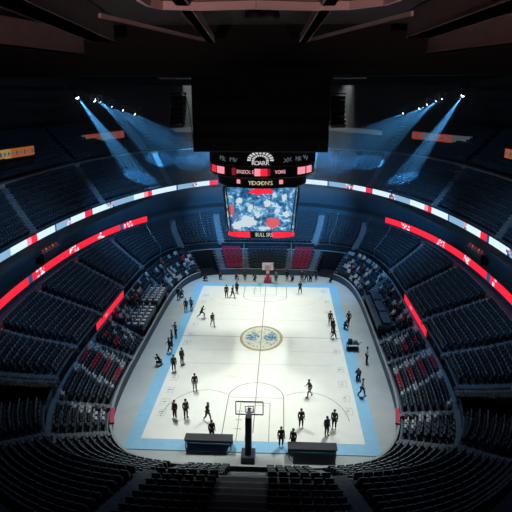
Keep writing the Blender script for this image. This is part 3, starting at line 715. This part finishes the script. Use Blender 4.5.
def folding_chair(x, y, z, rz, lab, grp):
    global chair0
    if chair0 is None:
        e = empty('folding_chair', (0, 0, 0))
        b = MB(); b.box((0, 0, .44), (.42, .40, .04), 'w'); b.build('seat', e, bevel=.01)
        b = MB(); b.box((0, .21, .72), (.42, .03, .28), 'w'); b.build('backrest', e, bevel=.01)
        for sx in (-1, 1):
            b = MB(); b.bar((sx * .2, .22, .86), (sx * .2, -.18, 0), .025, .025, 'grey'); b.build('leg', e); b = MB(); b.bar((sx * .2, -.16, .44), (sx * .2, .2, 0), .025, .025, 'grey'); b.build('leg', e)
        o = chair0 = e
    else: o = copy_tree(chair0)
    o.location = (x, y, z); o.rotation_euler = (0, 0, rz); tag(o, lab, 'chair', grp)
for nm, y0, y1 in (('farther', 53.4, 58.2), ('nearer', 47.2, 52.6)):
    platform(-12.9, -10.98, y0, y1, 1.4, f'dark walled platform holding white chairs on the left sideline, the {nm} of two')
    for i in range(3):
        for j in range(6): folding_chair(-11.25 - i * .65, y0 + .6 + j * (y1 - y0 - 1.2) / 5, 1.4, -PI / 2 + PI, f'white folding chair on the {nm} left platform', f'white chairs on the {nm} left platform')
pr = platform(10.98, 12.9, 48.4, 57.6, 1.4, 'dark blue covered platform with pale ledges on the right sideline')
b = MB(); b.box((.05, 0, 1.44), (1.8, 8.9, .07), 'table'); o = b.build('cover', pr)
for i in range(3):
    e = empty('press_table', (11.9, 49.9 + i * 3.05, 1.476), 0, f'dark blue table on the right platform, {("nearest the camera", "in the middle", "farthest from the camera")[i]}', 'table', 'tables on the right platform')
    b = MB(); b.box((0, 0, .55), (.8, 2.6, .06), 'table'); b.build('table_top', e)
    for y in (-1.2, 1.2):
        for x in (-.33, .33): b = MB(); b.bar((x, y, 0), (x, y, .53), .05, .05, 'blackm'); b.build('leg', e)
# red padded wall ends near the camera
for sx, w_ in ((-1, 'left'), (1, 'right')):
    p = at(106 if sx < 0 else 398, 412, 1.2); e = MB(); q = R0.nearest(p.x, p.y); n = 12
    pts = [R0.p(q + (k - n / 2) * .006) for k in range(n + 1)]
    for k in range(n):
        a, c = Vector((*pts[k], 0)), Vector((*pts[k + 1], 0)); e.bar(a + Vector((0, 0, .86)), c + Vector((0, 0, .86)), .3, .12, 'redpad')
    tag(e.build('wall_padding'), f'red padding on top of the {w_} barrier wall near the row ends', 'padding')
# far centre bleacher rails
for i, x in enumerate((-3.15, 3.15)):
    e = empty('bleacher_rail', (x, 69.8, .8), 0, f'grey rail frame on the {("left", "right")[i]} edge of the far middle bleacher', 'railing'); b = MB()
    b.tube([(0, -1.2, 1.1), (0, 1.6, 2.6)], .04, 'steel'); b.build('rail', e)
    for y, z in ((-1.2, 0), (.2, .75), (1.6, 1.5)): b = MB(); b.bar((0, y, z), (0, y, z + 1.1), .06, .06, 'steel'); b.build('post', e)

# ------------------------------------------------------------------ LED ribbon boards
def ribbon(name, r, z0, z1, s0, s1, n, cols, label, thick=.12, inset=.03, base=None):
    e = empty(name, (*r.p((s0 + s1) / 2), z0), 0, label, 'LED ribbon board'); o = Vector(e.location); ss = srange(s0, s1, n)
    P = [Vector((*r.p(s), 0)) for s in ss]; N = []
    for i in range(n + 1):
        t = (P[min(n, i + 1)] - P[max(0, i - 1)]).normalized(); q = Vector((-t.y, t.x, 0)); c = Vector((0, 46, 0)) - P[i]
        N.append(q if q.dot(c) > 0 else -q)
    b = MB(); z0v, z1v = Vector((0, 0, z0)), Vector((0, 0, z1)); e_ = Vector((0, 0, .06))
    for i in range(n):
        a, c = P[i], P[i + 1]; a2, c2 = a - N[i] * thick, c - N[i + 1] * thick
        b.quad(a2 + z1v + e_ - o, c2 + z1v + e_ - o, c + z1v + e_ - o, a + z1v + e_ - o, 'blackm'); b.quad(a + z0v - e_ - o, c + z0v - e_ - o, c2 + z0v - e_ - o, a2 + z0v - e_ - o, 'blackm')
        b.quad(a2 + z0v - e_ - o, c2 + z0v - e_ - o, c2 + z1v + e_ - o, a2 + z1v + e_ - o, 'blackm'); b.quad(a + z0v - e_ - o, a + z1v + e_ - o, c + z1v + e_ - o, c + z0v - e_ - o, 'blackm')
    b.build('housing', e)
    b = MB()
    for i in range(n):
        a, c = P[i] + N[i] * inset, P[i + 1] + N[i + 1] * inset; q = cols(i, (ss[i] + ss[i + 1]) / 2)
        if isinstance(q, str): b.quad(a + z0v - o, c + z0v - o, c + z1v - o, a + z1v - o, q)
        else:
            K = len(q)
            for j, m in enumerate(q): za, zb = z0v.lerp(z1v, j / K), z0v.lerp(z1v, (j + 1) / K); b.quad(a + za - o, c + za - o, c + zb - o, a + zb - o, m)
    b.build('led_face', e); return e
NR = 420
rr = random.Random(4); seq = []
while len(seq) < NR:
    for m, lo, hi in (('Lwhite', 10, 16), ('T', 4, 6), ('Lsky', 12, 18), ('Lwhite', 6, 12), ('Lpink', 2, 3), ('Lred', 3, 5), ('Lwhite', 12, 18), ('Lnavy', 1, 1), ('Lsky', 8, 12), ('T', 3, 5), ('Lwhite', 8, 14), ('Lred', 4, 5), ('Lnavy', 1, 2)):
        seq += [m] * rr.randint(lo, hi)
def col_white(i, s):
    if seq[i] == 'T': return [rr.choice(['Lwhite', 'Lpink', 'Lsky', 'Lnavy']) for _ in range(3)]
    return seq[i]
ribbon('ribbon_board', RRB, 9.55, 10.22, -.12, 2.12, NR, col_white, 'long white, blue and red LED ribbon board curving around the whole bowl')
rr2 = random.Random(9)
def col_red(marks):
    def f(i, s):
        for a, b_, m in marks:
            if a <= i < b_: return m if m != 'T' else [rr2.choice(['Lred', 'Lwhite', 'Lred', 'Lpink']) for _ in range(4)]
        return 'Lred'
    return f
sl = RF.nearest(*at(147, 219, 7).xy); sr = RF.nearest(*at(386, 220, 7).xy)
ribbon('ribbon_board', RF, 6.68, 7.4, -.3, sl, 130, col_red([(40, 43, 'Lnavy'), (46, 52, 'T'), (72, 79, 'T'), (94, 99, 'T'), (114, 120, 'T'), (111, 113, 'Lnavy')]), 'red LED ribbon board along the left side of the lower bowl')
ribbon('ribbon_board', RF, 6.68, 7.4, sr, 2.3, 130, col_red([(10, 17, 'T'), (38, 44, 'T'), (60, 66, 'T'), (80, 83, 'Lnavy'), (84, 88, 'T')]), 'red LED ribbon board along the right side of the lower bowl')
RS = Ring(14.33, 24.87, 71.83, 4.2, 48.2)
for (pa, pb, w_) in (((105, 327), (133, 293), 'left'), ((397, 296), (418, 333), 'right')):
    a, c = RS.nearest(*at(*pa, 3).xy), RS.nearest(*at(*pb, 3).xy)
    ribbon('led_strip', RS, 2.62, 3.3, a, c, 24, lambda i, s: 'Lred' if i not in (7, 8) else ['Lred', 'Lpink', 'Lred'], f'short red LED strip beside the {w_} courtside rows', .05, .02)
# sign boards on the top terrace, facing the court
def sign(name, pa, pb, z0, h, D, cols, label):
    a, c = at(*pa, z0), at(*pb, z0)
    def onD(px, py, D):
        d = CR @ Vector(((px - 256) / FPX, (256 - py) / FPX, -1)); return CAM + d * ((D - CAM.y) / d.y)
    a, c = onD(*pa, D[0]), onD(*pb, D[1]); e = empty(name, (a + c) / 2, 0, label, 'sign board'); o = Vector(e.location); d = (c - a); t = d.normalized()
    n = Vector((t.y, -t.x, 0)).normalized(); up = Vector((0, 0, h))
    b = MB(); b.bar(a - o - n * .1, c - o - n * .1, .16, h + .2, 'blackm'); b.build('housing', e)
    b = MB(); K = sum(k for k, m in cols); x = 0
    rr3 = random.Random(int(pa[0]))
    for k, m in cols:
        p, q = a + d * x / K - o, a + d * (x + k) / K - o; x += k; b.quad(p - up / 2 + n * .02, q - up / 2 + n * .02, q + up / 2 + n * .02, p + up / 2 + n * .02, m)
        if m not in ('Ldim',):
            for j in range(k):
                g = p + (q - p) * ((j + .5) / k); ww = (q - p) / k * .28; uu = up * (.15 + .15 * rr3.random())
                b.quad(g - ww - uu + n * .04, g + ww - uu + n * .04, g + ww + uu * .6 + n * .04, g - ww + uu + n * .04, 'Ldim' if j % 2 else 'Lsign2')
    b.build('sign_face', e)
sign('sign_board', (66, 141), (124, 134), 16, 1.0, (73, 80), [(5, 'Ldim'), (4, 'Lsign'), (4, 'Lsign2'), (3, 'Lsign')], 'long dim grey and red sign on the upper left terrace')
sign('sign_board', (412, 135), (472, 141), 16, 1.0, (80, 73), [(3, 'Lsign'), (4, 'Lsign2'), (4, 'Lsign'), (5, 'Ldim')], 'long dim grey and red sign on the upper right terrace')
sign('sign_board', (-6, 156), (34, 150), 16, .95, (55, 60), [(4, 'Lyel'), (6, 'Lor')], 'glowing yellow and orange sign at the far left edge')
sign('sign_board', (505, 153), (530, 158), 16, .95, (60, 56), [(3, 'Lor'), (3, 'Lyel')], 'glowing orange sign at the far right edge')
sign('sign_board', (170, 131), (206, 128), 17, .7, (88, 88), [(8, 'Ldim')], 'dim grey sign behind the left light beams, next to the scoreboard')
sign('sign_board', (329, 128), (382, 133), 17, .7, (88, 86), [(8, 'Ldim')], 'dim grey sign behind the right light beams, next to the scoreboard')
for (pa, pb, D, w_) in (((154, 207), (171, 203), (76.5, 79), 'left, nearer the red ribbon'), ((177, 200), (203, 196), (79, 80.6), 'left, nearer the scoreboard'), ((331, 196), (353, 200), (80.6, 79), 'right, nearer the scoreboard'), ((360, 203), (377, 206), (79, 77), 'right, nearer the red ribbon')):
    sign('suite_sign', pa, pb, 8, .5, D, [(6, 'Ldim')], f'dim grey lettered sign on the concourse wall, {w_}')

for (px, py), w_ in (((46, 253), 'left'), ((472, 254), 'right')):
    q = Rback.nearest(*at(px, py, 7.6).xy); pm = Ring(21.0, 8, 81, 2.3, 44.5).p(q); a_, c_ = Rback.p(q - .01), Rback.p(q + .01); rz = math.atan2(c_[1] - a_[1], c_[0] - a_[0])
    e = empty('bar_counter', (*pm, 7.05), rz, f'dim bar counter with amber lights on the {w_} concourse between the ribbons', 'bar counter')
    b = MB(); b.box((0, 0, .5), (3.4, .4, 1.0), 'c2'); b.build('counter', e); b = MB(); b.box((0, 0, 1.03), (3.6, .5, .06), 'grey'); b.build('counter_top', e)
    for i in range(5): b = MB(); b.lathe([(.01, .3), (.1, .25), (.12, .1), (.01, 0)], 'Lor' if i % 2 else 'Ldred', 10, (-1.4 + i * .7, 0, 1.06)); b.build('counter_lamp', e, True)

# ------------------------------------------------------------------ scoreboard
SC = empty('scoreboard', (.02, 50.0, 10.6), 0, 'black hanging centre scoreboard with video screens and red LED ring', 'scoreboard')
so = Vector(SC.location)
def LZ(z): return z - so.z
b = MB(); b.box((0, 0, LZ(21.3)), (10.9, 9.6, 6.3), 'black'); hs = b.build('rigging_housing', SC, bevel=.1)
for z in (19.3, 20.6, 22.2): b = MB(); b.box((0, -4.82, LZ(z)), (10.6, .06, .08), 'blackm'); b.build('seam', hs)
b = MB(); b.lathe([(3.4, LZ(15.0)), (3.95, LZ(15.05)), (4.0, LZ(15.95)), (4.5, LZ(16.0)), (4.65, LZ(16.05)), (4.65, LZ(16.95)), (4.72, LZ(17.0)), (4.72, LZ(18.2)), (3, LZ(18.25))], 'black', 64); b.build('ring_drum', SC)
b = MB()
for z in (15.98, 16.98, 18.15): b.lathe([(4.70, LZ(z - .03)), (4.76, LZ(z - .03)), (4.76, LZ(z + .03)), (4.70, LZ(z + .03))], 'grey', 64)
b.build('ring_trim', SC)
def curved_panel(name, r, z0, z1, a0, a1, m, n=8):
    b = MB(); b.lathe([(r, LZ(z0)), (r, LZ(z1))], m, n, a0=a0 * D2R, a1=a1 * D2R); return b.build(name, SC)
# angle -90 faces the camera
for base in (0, 180):
    for a0, a1, m in ((-121, -116, 'Ldred'), (-144, -131, 'Lpink'), (-158, -146, 'Lred'), (-96, -90, 'Lpink'), (-90, -83, 'Lred'), (-83, -80, 'Ldred'), (-49, -37, 'Lpink'), (-35, -23, 'Lpink')):
        curved_panel('ring_led_panel', 4.68, 16.2, 16.8, a0 + base, a1 + base, m)
def ring_text(body, ang, r, z, size, m, sx=1.0, sz=1):
    t = text_mesh('ring_lettering', body, size, m, SC, .02, sx); a = ang * D2R
    t.location = (r * math.cos(a), r * math.sin(a), LZ(z)); t.rotation_euler = (PI / 2, 0, a + PI / 2); return t
for i, ch in enumerate('DIGOCX:E'): ring_text(ch, -113.5 + i * 2.3, 4.69, 16.5, .42, 'Ldig', .8)
for i, ch in enumerate('VOWS'): ring_text(ch, -74 + i * 3.0, 4.69, 16.5, .42, 'Ldig', .8)
for i, ch in enumerate("YID OHO N'S"): ring_text(ch, -103 + i * 2.6, 4.03, 15.5, .48, 'Lgold')
for i, ch in enumerate('ROARR'): ring_text(ch, -97 + i * 3.5, 4.74, 17.25, .5, 'Logo')
for a in (-134, -131, -120, -116, -64, -60, -50, -47, -40, -36): ring_text(rng.choice('MVNX'), a, 4.74, 17.4 + .2 * rng.random(), .5, 'Lsign2', 1.3)
b = MB()                                  # half-dome emblem over the lettering, rays of white light segments
for i in range(11):
    a = PI * i / 10; th = -PI / 2 + .27 * math.cos(a) ; r0, r1 = .35, .95
    for rr_ in ((.42, .62), (.7, .98)):
        p = [(-PI / 2 + .235 * k * math.cos(a + d), 17.5 + k * .72 * math.sin(a + d)) for k, d in ((rr_[0], -.1), (rr_[1], -.1), (rr_[1], .1), (rr_[0], .1))]
        b.quad(*[(4.75 * math.cos(t), 4.75 * math.sin(t), LZ(z)) for t, z in p], 'Logo')
b.build('emblem', SC)
for a in (-118, -65): curved_panel('round_light', 4.03, 15.4, 15.75, a - 2.5, a + 2.5, 'Lpink', 3)
# four tapering screens
for q in range(4):
    R_ = Matrix.Rotation(q * PI / 2, 3, 'Z'); wt, wb, D, zt, zb = 3.12, 2.86, 3.0, 15.0, 11.05
    P = lambda x, y, z: R_ @ Vector((x, y, LZ(z)))
    f = MB(); k = .14
    for x0, x1, y, z0_, z1_ in (): pass
    f.quad(P(-wt - k, -D + .1, zt + .1), P(-wb - k, -D + .5, zb - .1), P(wb + k, -D + .5, zb - .1), P(wt + k, -D + .1, zt + .1), 'black')
    fr = f.build('screen_back', SC)
    f = MB(); f.bar(P(-wt - k, -D, zt), P(-wb - k, -D + .4, zb), .10, .12, 'steel'); f.build('screen_frame', SC); f = MB(); f.bar(P(wt + k, -D, zt), P(wb + k, -D + .4, zb), .10, .12, 'steel'); f.build('screen_frame', SC)
    s_ = MB(); s_.quad(P(-wt, -D, zt), P(-wb, -D + .4, zb), P(wb, -D + .4, zb), P(wt, -D, zt), 'video'); vs = s_.build('video_screen', SC)
    rs_ = random.Random(31 + q)
    for cx, t0, rx, rz_, mm in ((.1, .09, 1.15, .30, 'Lred'), (1.05, .80, .62, .45, 'Lpred'), (-2.6, .50, .28, .42, 'Lpred'), (-1.2, .78, .75, .5, 'Lpw'), (-2.0, .86, .6, .35, 'Lpw'), (2.0, .22, .22, .3, 'Lpw'), (.55, .36, .3, .35, "Lpw"), (-.3, .62, .25, .3, "Lpw"), (-1.9, .30, .3, .25, "Lpw"), (2.2, .60, .3, .3, "Lpw"), (-.9, .45, .2, .3, "Lpw"), (.3, .93, .5, .15, "Lpw")):
        n = 22; b = MB(); W_ = lambda x, t, o=.012: P(x, -D + .4 * t - o, zt + (zb - zt) * t)
        v = [W_(cx, t0)] + [W_(max(-2.85, min(2.85, cx + rx * k * math.cos(2 * PI * i / n))), max(.01, min(.99, t0 + rz_ / 4 * 1.0 * k * math.sin(2 * PI * i / n)))) for i, k in ((i, 1 + .28 * rs_.uniform(-1, 1)) for i in range(n))]
        b.add(v, [(0, 1 + i, 1 + (i + 1) % n) for i in range(n)], mm); b.build('picture_patch', vs)
    L = MB(); n = 12; pts = []
    for i in range(n + 1):
        t = -1 + 2 * i / n; x = t * (wb + .06); dz = .22 * abs(t) ** 5; pts.append((x, dz))
    for i in range(n):
        (xa, da), (xb, db) = pts[i], pts[i + 1]
        m = 'black' if abs((xa + xb) / 2) < 1.15 else 'Lred'
        L.quad(P(xa, -D + .38, zb - .04), P(xa, -D + .45, zb - .62 + da), P(xb, -D + .45, zb - .62 + db), P(xb, -D + .38, zb - .04), m)
        L.quad(P(xa, -D + .45, zb - .62 + da), P(xa, -D + .9, zb - .62 + da), P(xb, -D + .9, zb - .62 + db), P(xb, -D + .45, zb - .62 + db), 'black')
    L.build('bottom_strip', SC)
    if q == 0:
        t = text_mesh('strip_lettering', 'BULL SRS', .5, 'Logo', SC, .01, .75); t.location = (.25, -D + .34, LZ(10.72)); t.rotation_euler = (PI / 2, 0, 0)
b = MB(); b.box((0, 0, LZ(12.8)), (4.6, 4.6, 4.2), 'black'); b.build('core', SC)
for x in (-4.6, 4.6):
    for y in (-4, 4): b = MB(); b.tube([(x, y, LZ(24.4)), (x, y, LZ(27.4))], .06, 'blackm'); b.build('hanging_cable', SC)

# ------------------------------------------------------------------ ceiling, beams, trusses
mb = MB(); mb.quad((-36, -10, 27.6), (-36, 98, 27.6), (36, 98, 27.6), (36, -10, 27.6), 'brownd')
mb.quad((-36, -10, 27.9), (36, -10, 27.9), (36, 98, 27.9), (-36, 98, 27.9), 'brownd')
struct(mb, 'ceiling', 'dark brown roof deck high above the bowl', 'ceiling')
def beam(a, c, w_, h_, label, m='brown'):          # I-beam with its bottom flange at z of a
    b = MB(); a, c = Vector(a), Vector(c); up = Vector((0, 0, 1))
    b.bar(a + up * .05, c + up * .05, w_, .10, m); b.bar(a + up * h_ / 2, c + up * h_ / 2, w_ * .92, h_, m)
    return tag(b.build('roof_beam'), label, 'roof beam', kind='structure')
def bp(px, py, z=26.0): return at(px, py, z)
beam(bp(172, -8), bp(211, 43), .5, .5, 'brown steel roof beam left of centre running to the truss', 'flange')
beam(bp(338, -8), bp(303, 43), .5, .5, 'brown steel roof beam right of centre running to the truss', 'flange')
beam(bp(-30, -14, 26), bp(104, 42, 26), 1.5, 1.5, 'wide dark brown roof beam at the upper left')
beam(bp(560, -10, 26), bp(418, 38, 26), 1.5, 1.5, 'wide dark brown roof beam at the upper right')
beam(bp(-40, 40, 25.6), bp(112, 58, 25.6), 1.3, 1.6, 'lower dark brown roof beam at the left edge')
beam(bp(560, 38, 25.6), bp(400, 57, 25.6), 1.3, 1.6, 'lower dark brown roof beam at the right edge')
beam(bp(100, 18), bp(206, 42), .14, .2, 'thin pale edged roof beam at the upper left', 'flange')
beam(bp(412, 16), bp(308, 42), .14, .2, 'thin pale edged roof beam at the upper right', 'flange')
b = MB(); pts = [bp(x, y) for x, y in ((138, -4), (148, 2), (162, 5.5), (200, 6.5), (256, 5), (312, 6.5), (350, 5.5), (385, 1), (400, -4))]
for i in range(len(pts) - 1): b.bar(pts[i], pts[i + 1], .14, .3, 'flange'); b.bar(pts[i] + Vector((0, .1, .8)), pts[i + 1] + Vector((0, .1, .8)), .05, 1.2, 'brown')
tag(b.build('roof_beam'), 'curved pale edged cross beam along the top of the view', 'roof beam', kind='structure')
for i, px in enumerate((254, 270)):
    p = at(px, 19, 27.1); b = MB(); b.lathe([(.01, .45), (.55, .4), (.6, .1), (.5, 0), (.01, .02)], 'black', 20, p); tag(b.build('ceiling_speaker', smooth=True), f'round black ceiling fitting between the roof beams, {("left", "right")[i]} one', 'ceiling fitting')
# cross truss
def truss(name, a, c, w_, h_, seg, label, cat='truss', m='blackm', parent=None):
    e = empty(name, (Vector(a) + Vector(c)) / 2, 0, label, cat); o = Vector(e.location); a, c = Vector(a) - o, Vector(c) - o
    d = (c - a).normalized(); sd = Vector((-d.y, d.x, 0)).normalized() * w_ / 2; up = Vector((0, 0, h_))
    b = MB()
    for s_ in (-1, 1):
        for u in (0, 1): b.bar(a + sd * s_ + up * u, c + sd * s_ + up * u, .1, .1, m)
    b.build('chord', e); b = MB()
    for i in range(seg):
        p, q = a.lerp(c, i / seg), a.lerp(c, (i + 1) / seg)
        for s_ in (-1, 1): b.bar(p + sd * s_ + up * (i % 2), q + sd * s_ + up * ((i + 1) % 2), .06, .06, m)
        b.bar(p + sd, p - sd, .05, .05, m)
    b.build('bracing', e); return e
b = MB(); b.box((0, 44.3, 24.3), (60, .5, .6), 'black'); b.box((0, 44.3, 25.9), (60, .3, 3.4), 'black'); tag(b.build('roof_beam'), 'deep black cross girder spanning the hall above the scoreboard', 'roof beam', kind='structure')
truss('ceiling_truss', (-30, 62, 24.6), (30, 62, 24.6), 1.0, .6, 30, 'black cross truss behind the scoreboard housing')
for i, (px, py) in enumerate(((177, 78), (348, 78))):
    p = at(px, py, 24.2); b = MB(); b.box((p.x, 60, 24.15), (3.2, 1.6, .12), 'panel'); tag(b.build('ceiling_panel'), f'pale grey panel hanging {("left", "right")[i]} of the scoreboard housing', 'panel')
def spk(px, py, D, side):
    d = CR @ Vector(((px - 256) / FPX, (256 - py) / FPX, -1)); p = CAM + d * (D / d.y); sg = -1 if side == 'left' else 1
    e = empty('speaker_array', p, sg * .3, f'black hanging speaker array {side} of the scoreboard', 'speaker array')
    for i in range(7): b = MB(); b.box((0, -.10 * i * i * .12, -.42 * i), (1.5, .7, .38), 'black', mx=Matrix.Rotation(.07 * i, 3, 'X')); b.build('speaker_box', e, bevel=.03)
    b = MB(); b.box((0, 0, .4), (1.7, .5, .12), 'blackm'); b.build('flying_frame', e)
    for x in (-.5, .5): b = MB(); b.tube([(x, 0, .4), (x, 0, 27.5 - p.z)], .03, 'blackm'); b.build('hanging_cable', e)
    b = MB(); b.tube([(-sg * (.6 + .9 * t), .2, .5 - 5.5 * t + 1.2 * math.sin(t * PI)) for t in srange(0, 1, 8)], .04, 'blackm'); b.build('loose_cable', e)
spk(178, 98, 57, 'left'); spk(337, 98, 57, 'right')

# ------------------------------------------------------------------ lamps
def onD(px, py, D):
    d = CR @ Vector(((px - 256) / FPX, (256 - py) / FPX, -1)); return CAM + d * (D / d.y)
def spot(name, loc, target, power, col, ang, blend=.3, rad=.15, parent=None):
    l = bpy.data.lights.new(name, 'SPOT'); l.energy = power; l.color = col; l.spot_size = ang; l.spot_blend = blend; l.shadow_soft_size = rad
    o = bpy.data.objects.new(name, l); COL.objects.link(o); d = Vector(target) - Vector(loc); rot = d.to_track_quat('-Z', 'Y').to_euler()
    if parent: o.parent = parent; o.location = Vector(loc) - parent.location
    else: o.location = loc
    o.rotation_euler = rot; return o
def moving_head(p, tgt, power, ang, label, group, lens=.17, lamp='Lamp'):
    e = empty('spotlight', p, 0, label, 'spotlight', group); d = (Vector(tgt) - Vector(p)).normalized(); R_ = d.to_track_quat('-Z', 'Y').to_matrix()
    b = MB(); b.lathe([(.01, .45), (.16, .42), (.19, .2), (.2, 0), (.17, -.02)], 'blackm', 16); b.v = [tuple(R_ @ Vector(v)) for v in b.v]; b.build('lamp_head', e, True)
    b = MB(); b.lathe([(lens, .0)] + [(lens * math.cos(a), -.02 - lens * .9 * math.sin(a)) for a in srange(0, PI / 2 - .02, 5)], lamp, 16); b.v = [tuple(R_ @ Vector(v)) for v in b.v]; b.build('lens', e, True)
    b = MB(); b.bar((-.25, 0, -.05), (-.25, 0, .62), .05, .1, 'blackm'); b.bar((.25, 0, -.05), (.25, 0, .62), .05, .1, 'blackm'); b.bar((-.27, 0, .64), (.27, 0, .64), .1, .06, 'blackm'); b.build('yoke', e)
    spot('spot_lamp', Vector(p) + d * .32, tgt, power, (.10, .47, 1.0), ang, .35, .06, e); return e
BEAMS = [  # lamp pixel, depth, target pixel and depth, power, cone
    ((77, 97), 64, (152, 195), 76, 1.70, 13), ((94, 100), 66, (200, 160), 86, 0.51, 11), ((100, 101), 67, (178, 178), 86, 0.73, 12), ((111, 106), 69, (205, 175), 86, 0.62, 12), ((122, 110), 72, (212, 165), 86, 0.51, 12), ((134, 114), 75, (220, 158), 86, 0.39, 12)]
GROUPS = []
BP = 125000
FLOOD = (9800, 9200, 8200, 7800, 8400, 9000, 9000)
WASH = (56000, 15000, 5200, 2200)  # powers of the added lights that fill the stands with blue
for i, (lp, D, tp, TD, pw, an) in enumerate(BEAMS):
    moving_head(onD(*lp, D), onD(*tp, TD), BP * pw, an * D2R, f'small bright blue-white spotlight high on the left, {("outermost", "second", "third", "fourth", "fifth", "innermost")[i]} of its row', 'left row of spotlights', .2 if i < 2 else .15)
BEAMR = [((463, 95), 64, (390, 198), 76, 1.70, 12), ((443, 98.5), 66, (335, 165), 86, 0.56, 11), ((437, 100), 67, (352, 178), 86, 0.73, 12), ((428, 104), 69, (325, 175), 86, 0.62, 12), ((420, 108), 72, (318, 162), 86, 0.51, 12), ((404, 113), 75, (318, 152), 86, 0.39, 12)]
for i, (lp, D, tp, TD, pw, an) in enumerate(BEAMR):
    moving_head(onD(*lp, D), onD(*tp, TD), BP * pw, an * D2R, f'small bright blue-white spotlight high on the right, {("outermost", "second", "third", "fourth", "fifth", "innermost")[i]} of its row', 'right row of spotlights', .2 if i < 1 else .15)
for L_, w_ in ((BEAMS, 'left'), (BEAMR, 'right')):
    a, c = onD(*L_[0][0], 64) + Vector((0, 0, .75)), onD(*L_[-1][0], 75) + Vector((0, 0, .75))
    truss('lighting_truss', a + (a - c) * .08, c + (c - a) * .15, .5, .5, 24, f'black lighting truss carrying the {w_} row of spotlights', 'truss')
# court floodlights on two catwalk trusses
for sx, w_ in ((-1, 'left'), (1, 'right')):
    truss('catwalk_truss', (sx * 9.5, 45.2, 25.3), (sx * 9.5, 67, 25.3), .9, .9, 18, f'black catwalk truss over the {w_} side of the court', 'truss')
    names = ('nearest', 'second', 'third', 'middle', 'fifth', 'sixth', 'farthest')
    for j in range(7):
        p = Vector((sx * 9.5, 45.6 + j * 3.3, 25.0)); tgt = Vector((sx * 3.4, 32.5 + j * 5.4, 0))
        e = empty('floodlight', p, 0, f'black floodlight under the {w_} catwalk truss, {names[j]} of seven', 'floodlight', f'floodlights of the {w_} catwalk')
        d = (tgt - p).normalized(); R_ = d.to_track_quat('-Z', 'Y').to_matrix(); b = MB(); b.lathe([(.01, .4), (.2, .38), (.28, .1), (.3, -.1)], 'blackm', 16); b.v = [tuple(R_ @ Vector(v)) for v in b.v]; b.build('lamp_head', e, True)
        b = MB(); b.bar((0, 0, .2), (0, 0, .35), .1, .1, 'blackm'); b.build('clamp', e)
        spot('flood_lamp', p + d * .2, tgt, FLOOD[j], (.97, 1.0, .93), 46 * D2R, .9, .3, e)
    for j, (dy, tgt, pw, an, nm) in enumerate(((62, (sx * 4, 79, 3.5), WASH[0], 44, 'far stands'), (56, (sx * 14.5, 66, 4.5), WASH[1], 58, 'far corner stands'), (48.5, (sx * 18.5, 47, 5), WASH[2], 84, 'side stands'), (46.3, (sx * 14, 30, 3.5), WASH[3], 60, 'near corner stands'))):  # wash lights are added only to brighten the stands
        p = Vector((sx * 10.4, dy, 25.0)) if j else Vector((sx * 4.5, dy, 24.25)); e = empty('added_wash_light', p, 0, f'added black blue-tinted wash light hung high on the {w_} aimed at the {nm}', 'wash light'); tgt = Vector(tgt)
        d = (tgt - p).normalized(); R_ = d.to_track_quat('-Z', 'Y').to_matrix(); b = MB(); b.lathe([(.01, .4), (.2, .38), (.28, .1), (.3, -.1)], 'blackm', 16); b.v = [tuple(R_ @ Vector(v)) for v in b.v]; b.build('lamp_head', e, True)
        b = MB(); b.bar((0, 0, .2), (0, 0, .35), .1, .1, 'blackm'); b.build('clamp', e)
        spot('added_wash_lamp', p + d * .2, tgt, pw, (.16, .50, 1.0) if j < 2 else (.28, .58, 1.0), an * D2R, .8, .3, e)
for sx, w_ in ((-1, 'left'), (1, 'right')):  # unseen lamps added behind the camera to warm the roof beams
    e = empty('added_roof_lamp', (1.5 + sx * 6, -4, 19.5), 0, f'added warm fill lamp behind the viewpoint, {w_} one', 'lamp')
    b = MB(); b.lathe([(.01, -.3), (.3, -.25), (.35, 0), (.33, .02)], 'blackm', 16); b.build('lamp_head', e); b = MB(); b.bar((0, 0, -3), (0, 0, -.25), .1, .1, 'blackm'); b.build('post', e)
    spot('warm_lamp', (1.5 + sx * 6, -4, 19.75), (1.5 + sx * 8, 8, 28.2), 9000, (1.0, .58, .54), 66 * D2R, .45, .3, e)

# haze around the spotlight beams
def haze(x0, x1, label):
    b = MB(); b.box(((x0 + x1) / 2, 77, 17.2), (abs(x1 - x0), 28, 12.6), 'black'); o = b.build('haze'); o.data.materials.clear()
    m = bpy.data.materials.new('thin_haze'); m.use_nodes = True; nt = m.node_tree; nt.nodes.remove(nt.nodes['Principled BSDF'])
    v = nt.nodes.new('ShaderNodeVolumeScatter'); v.inputs['Density'].default_value = .009; v.inputs['Anisotropy'].default_value = .2; v.inputs['Color'].default_value = (.9, .96, 1, 1)
    nt.links.new(v.outputs[0], nt.nodes['Material Output'].inputs['Volume']); o.data.materials.append(m); tag(o, label, 'haze', kind='stuff')
haze(-24, 24, 'thin blue haze around the spotlight beams over the far upper stands')
w_ = bpy.data.worlds.new('world'); S.world = w_; w_.use_nodes = True
w_.node_tree.nodes['Background'].inputs[0].default_value = (.25, .5, .9, 1); w_.node_tree.nodes['Background'].inputs[1].default_value = .004
S.view_settings.view_transform = 'Standard'; S.view_settings.look = 'None'; S.view_settings.gamma = 1; S.view_settings.exposure = 0
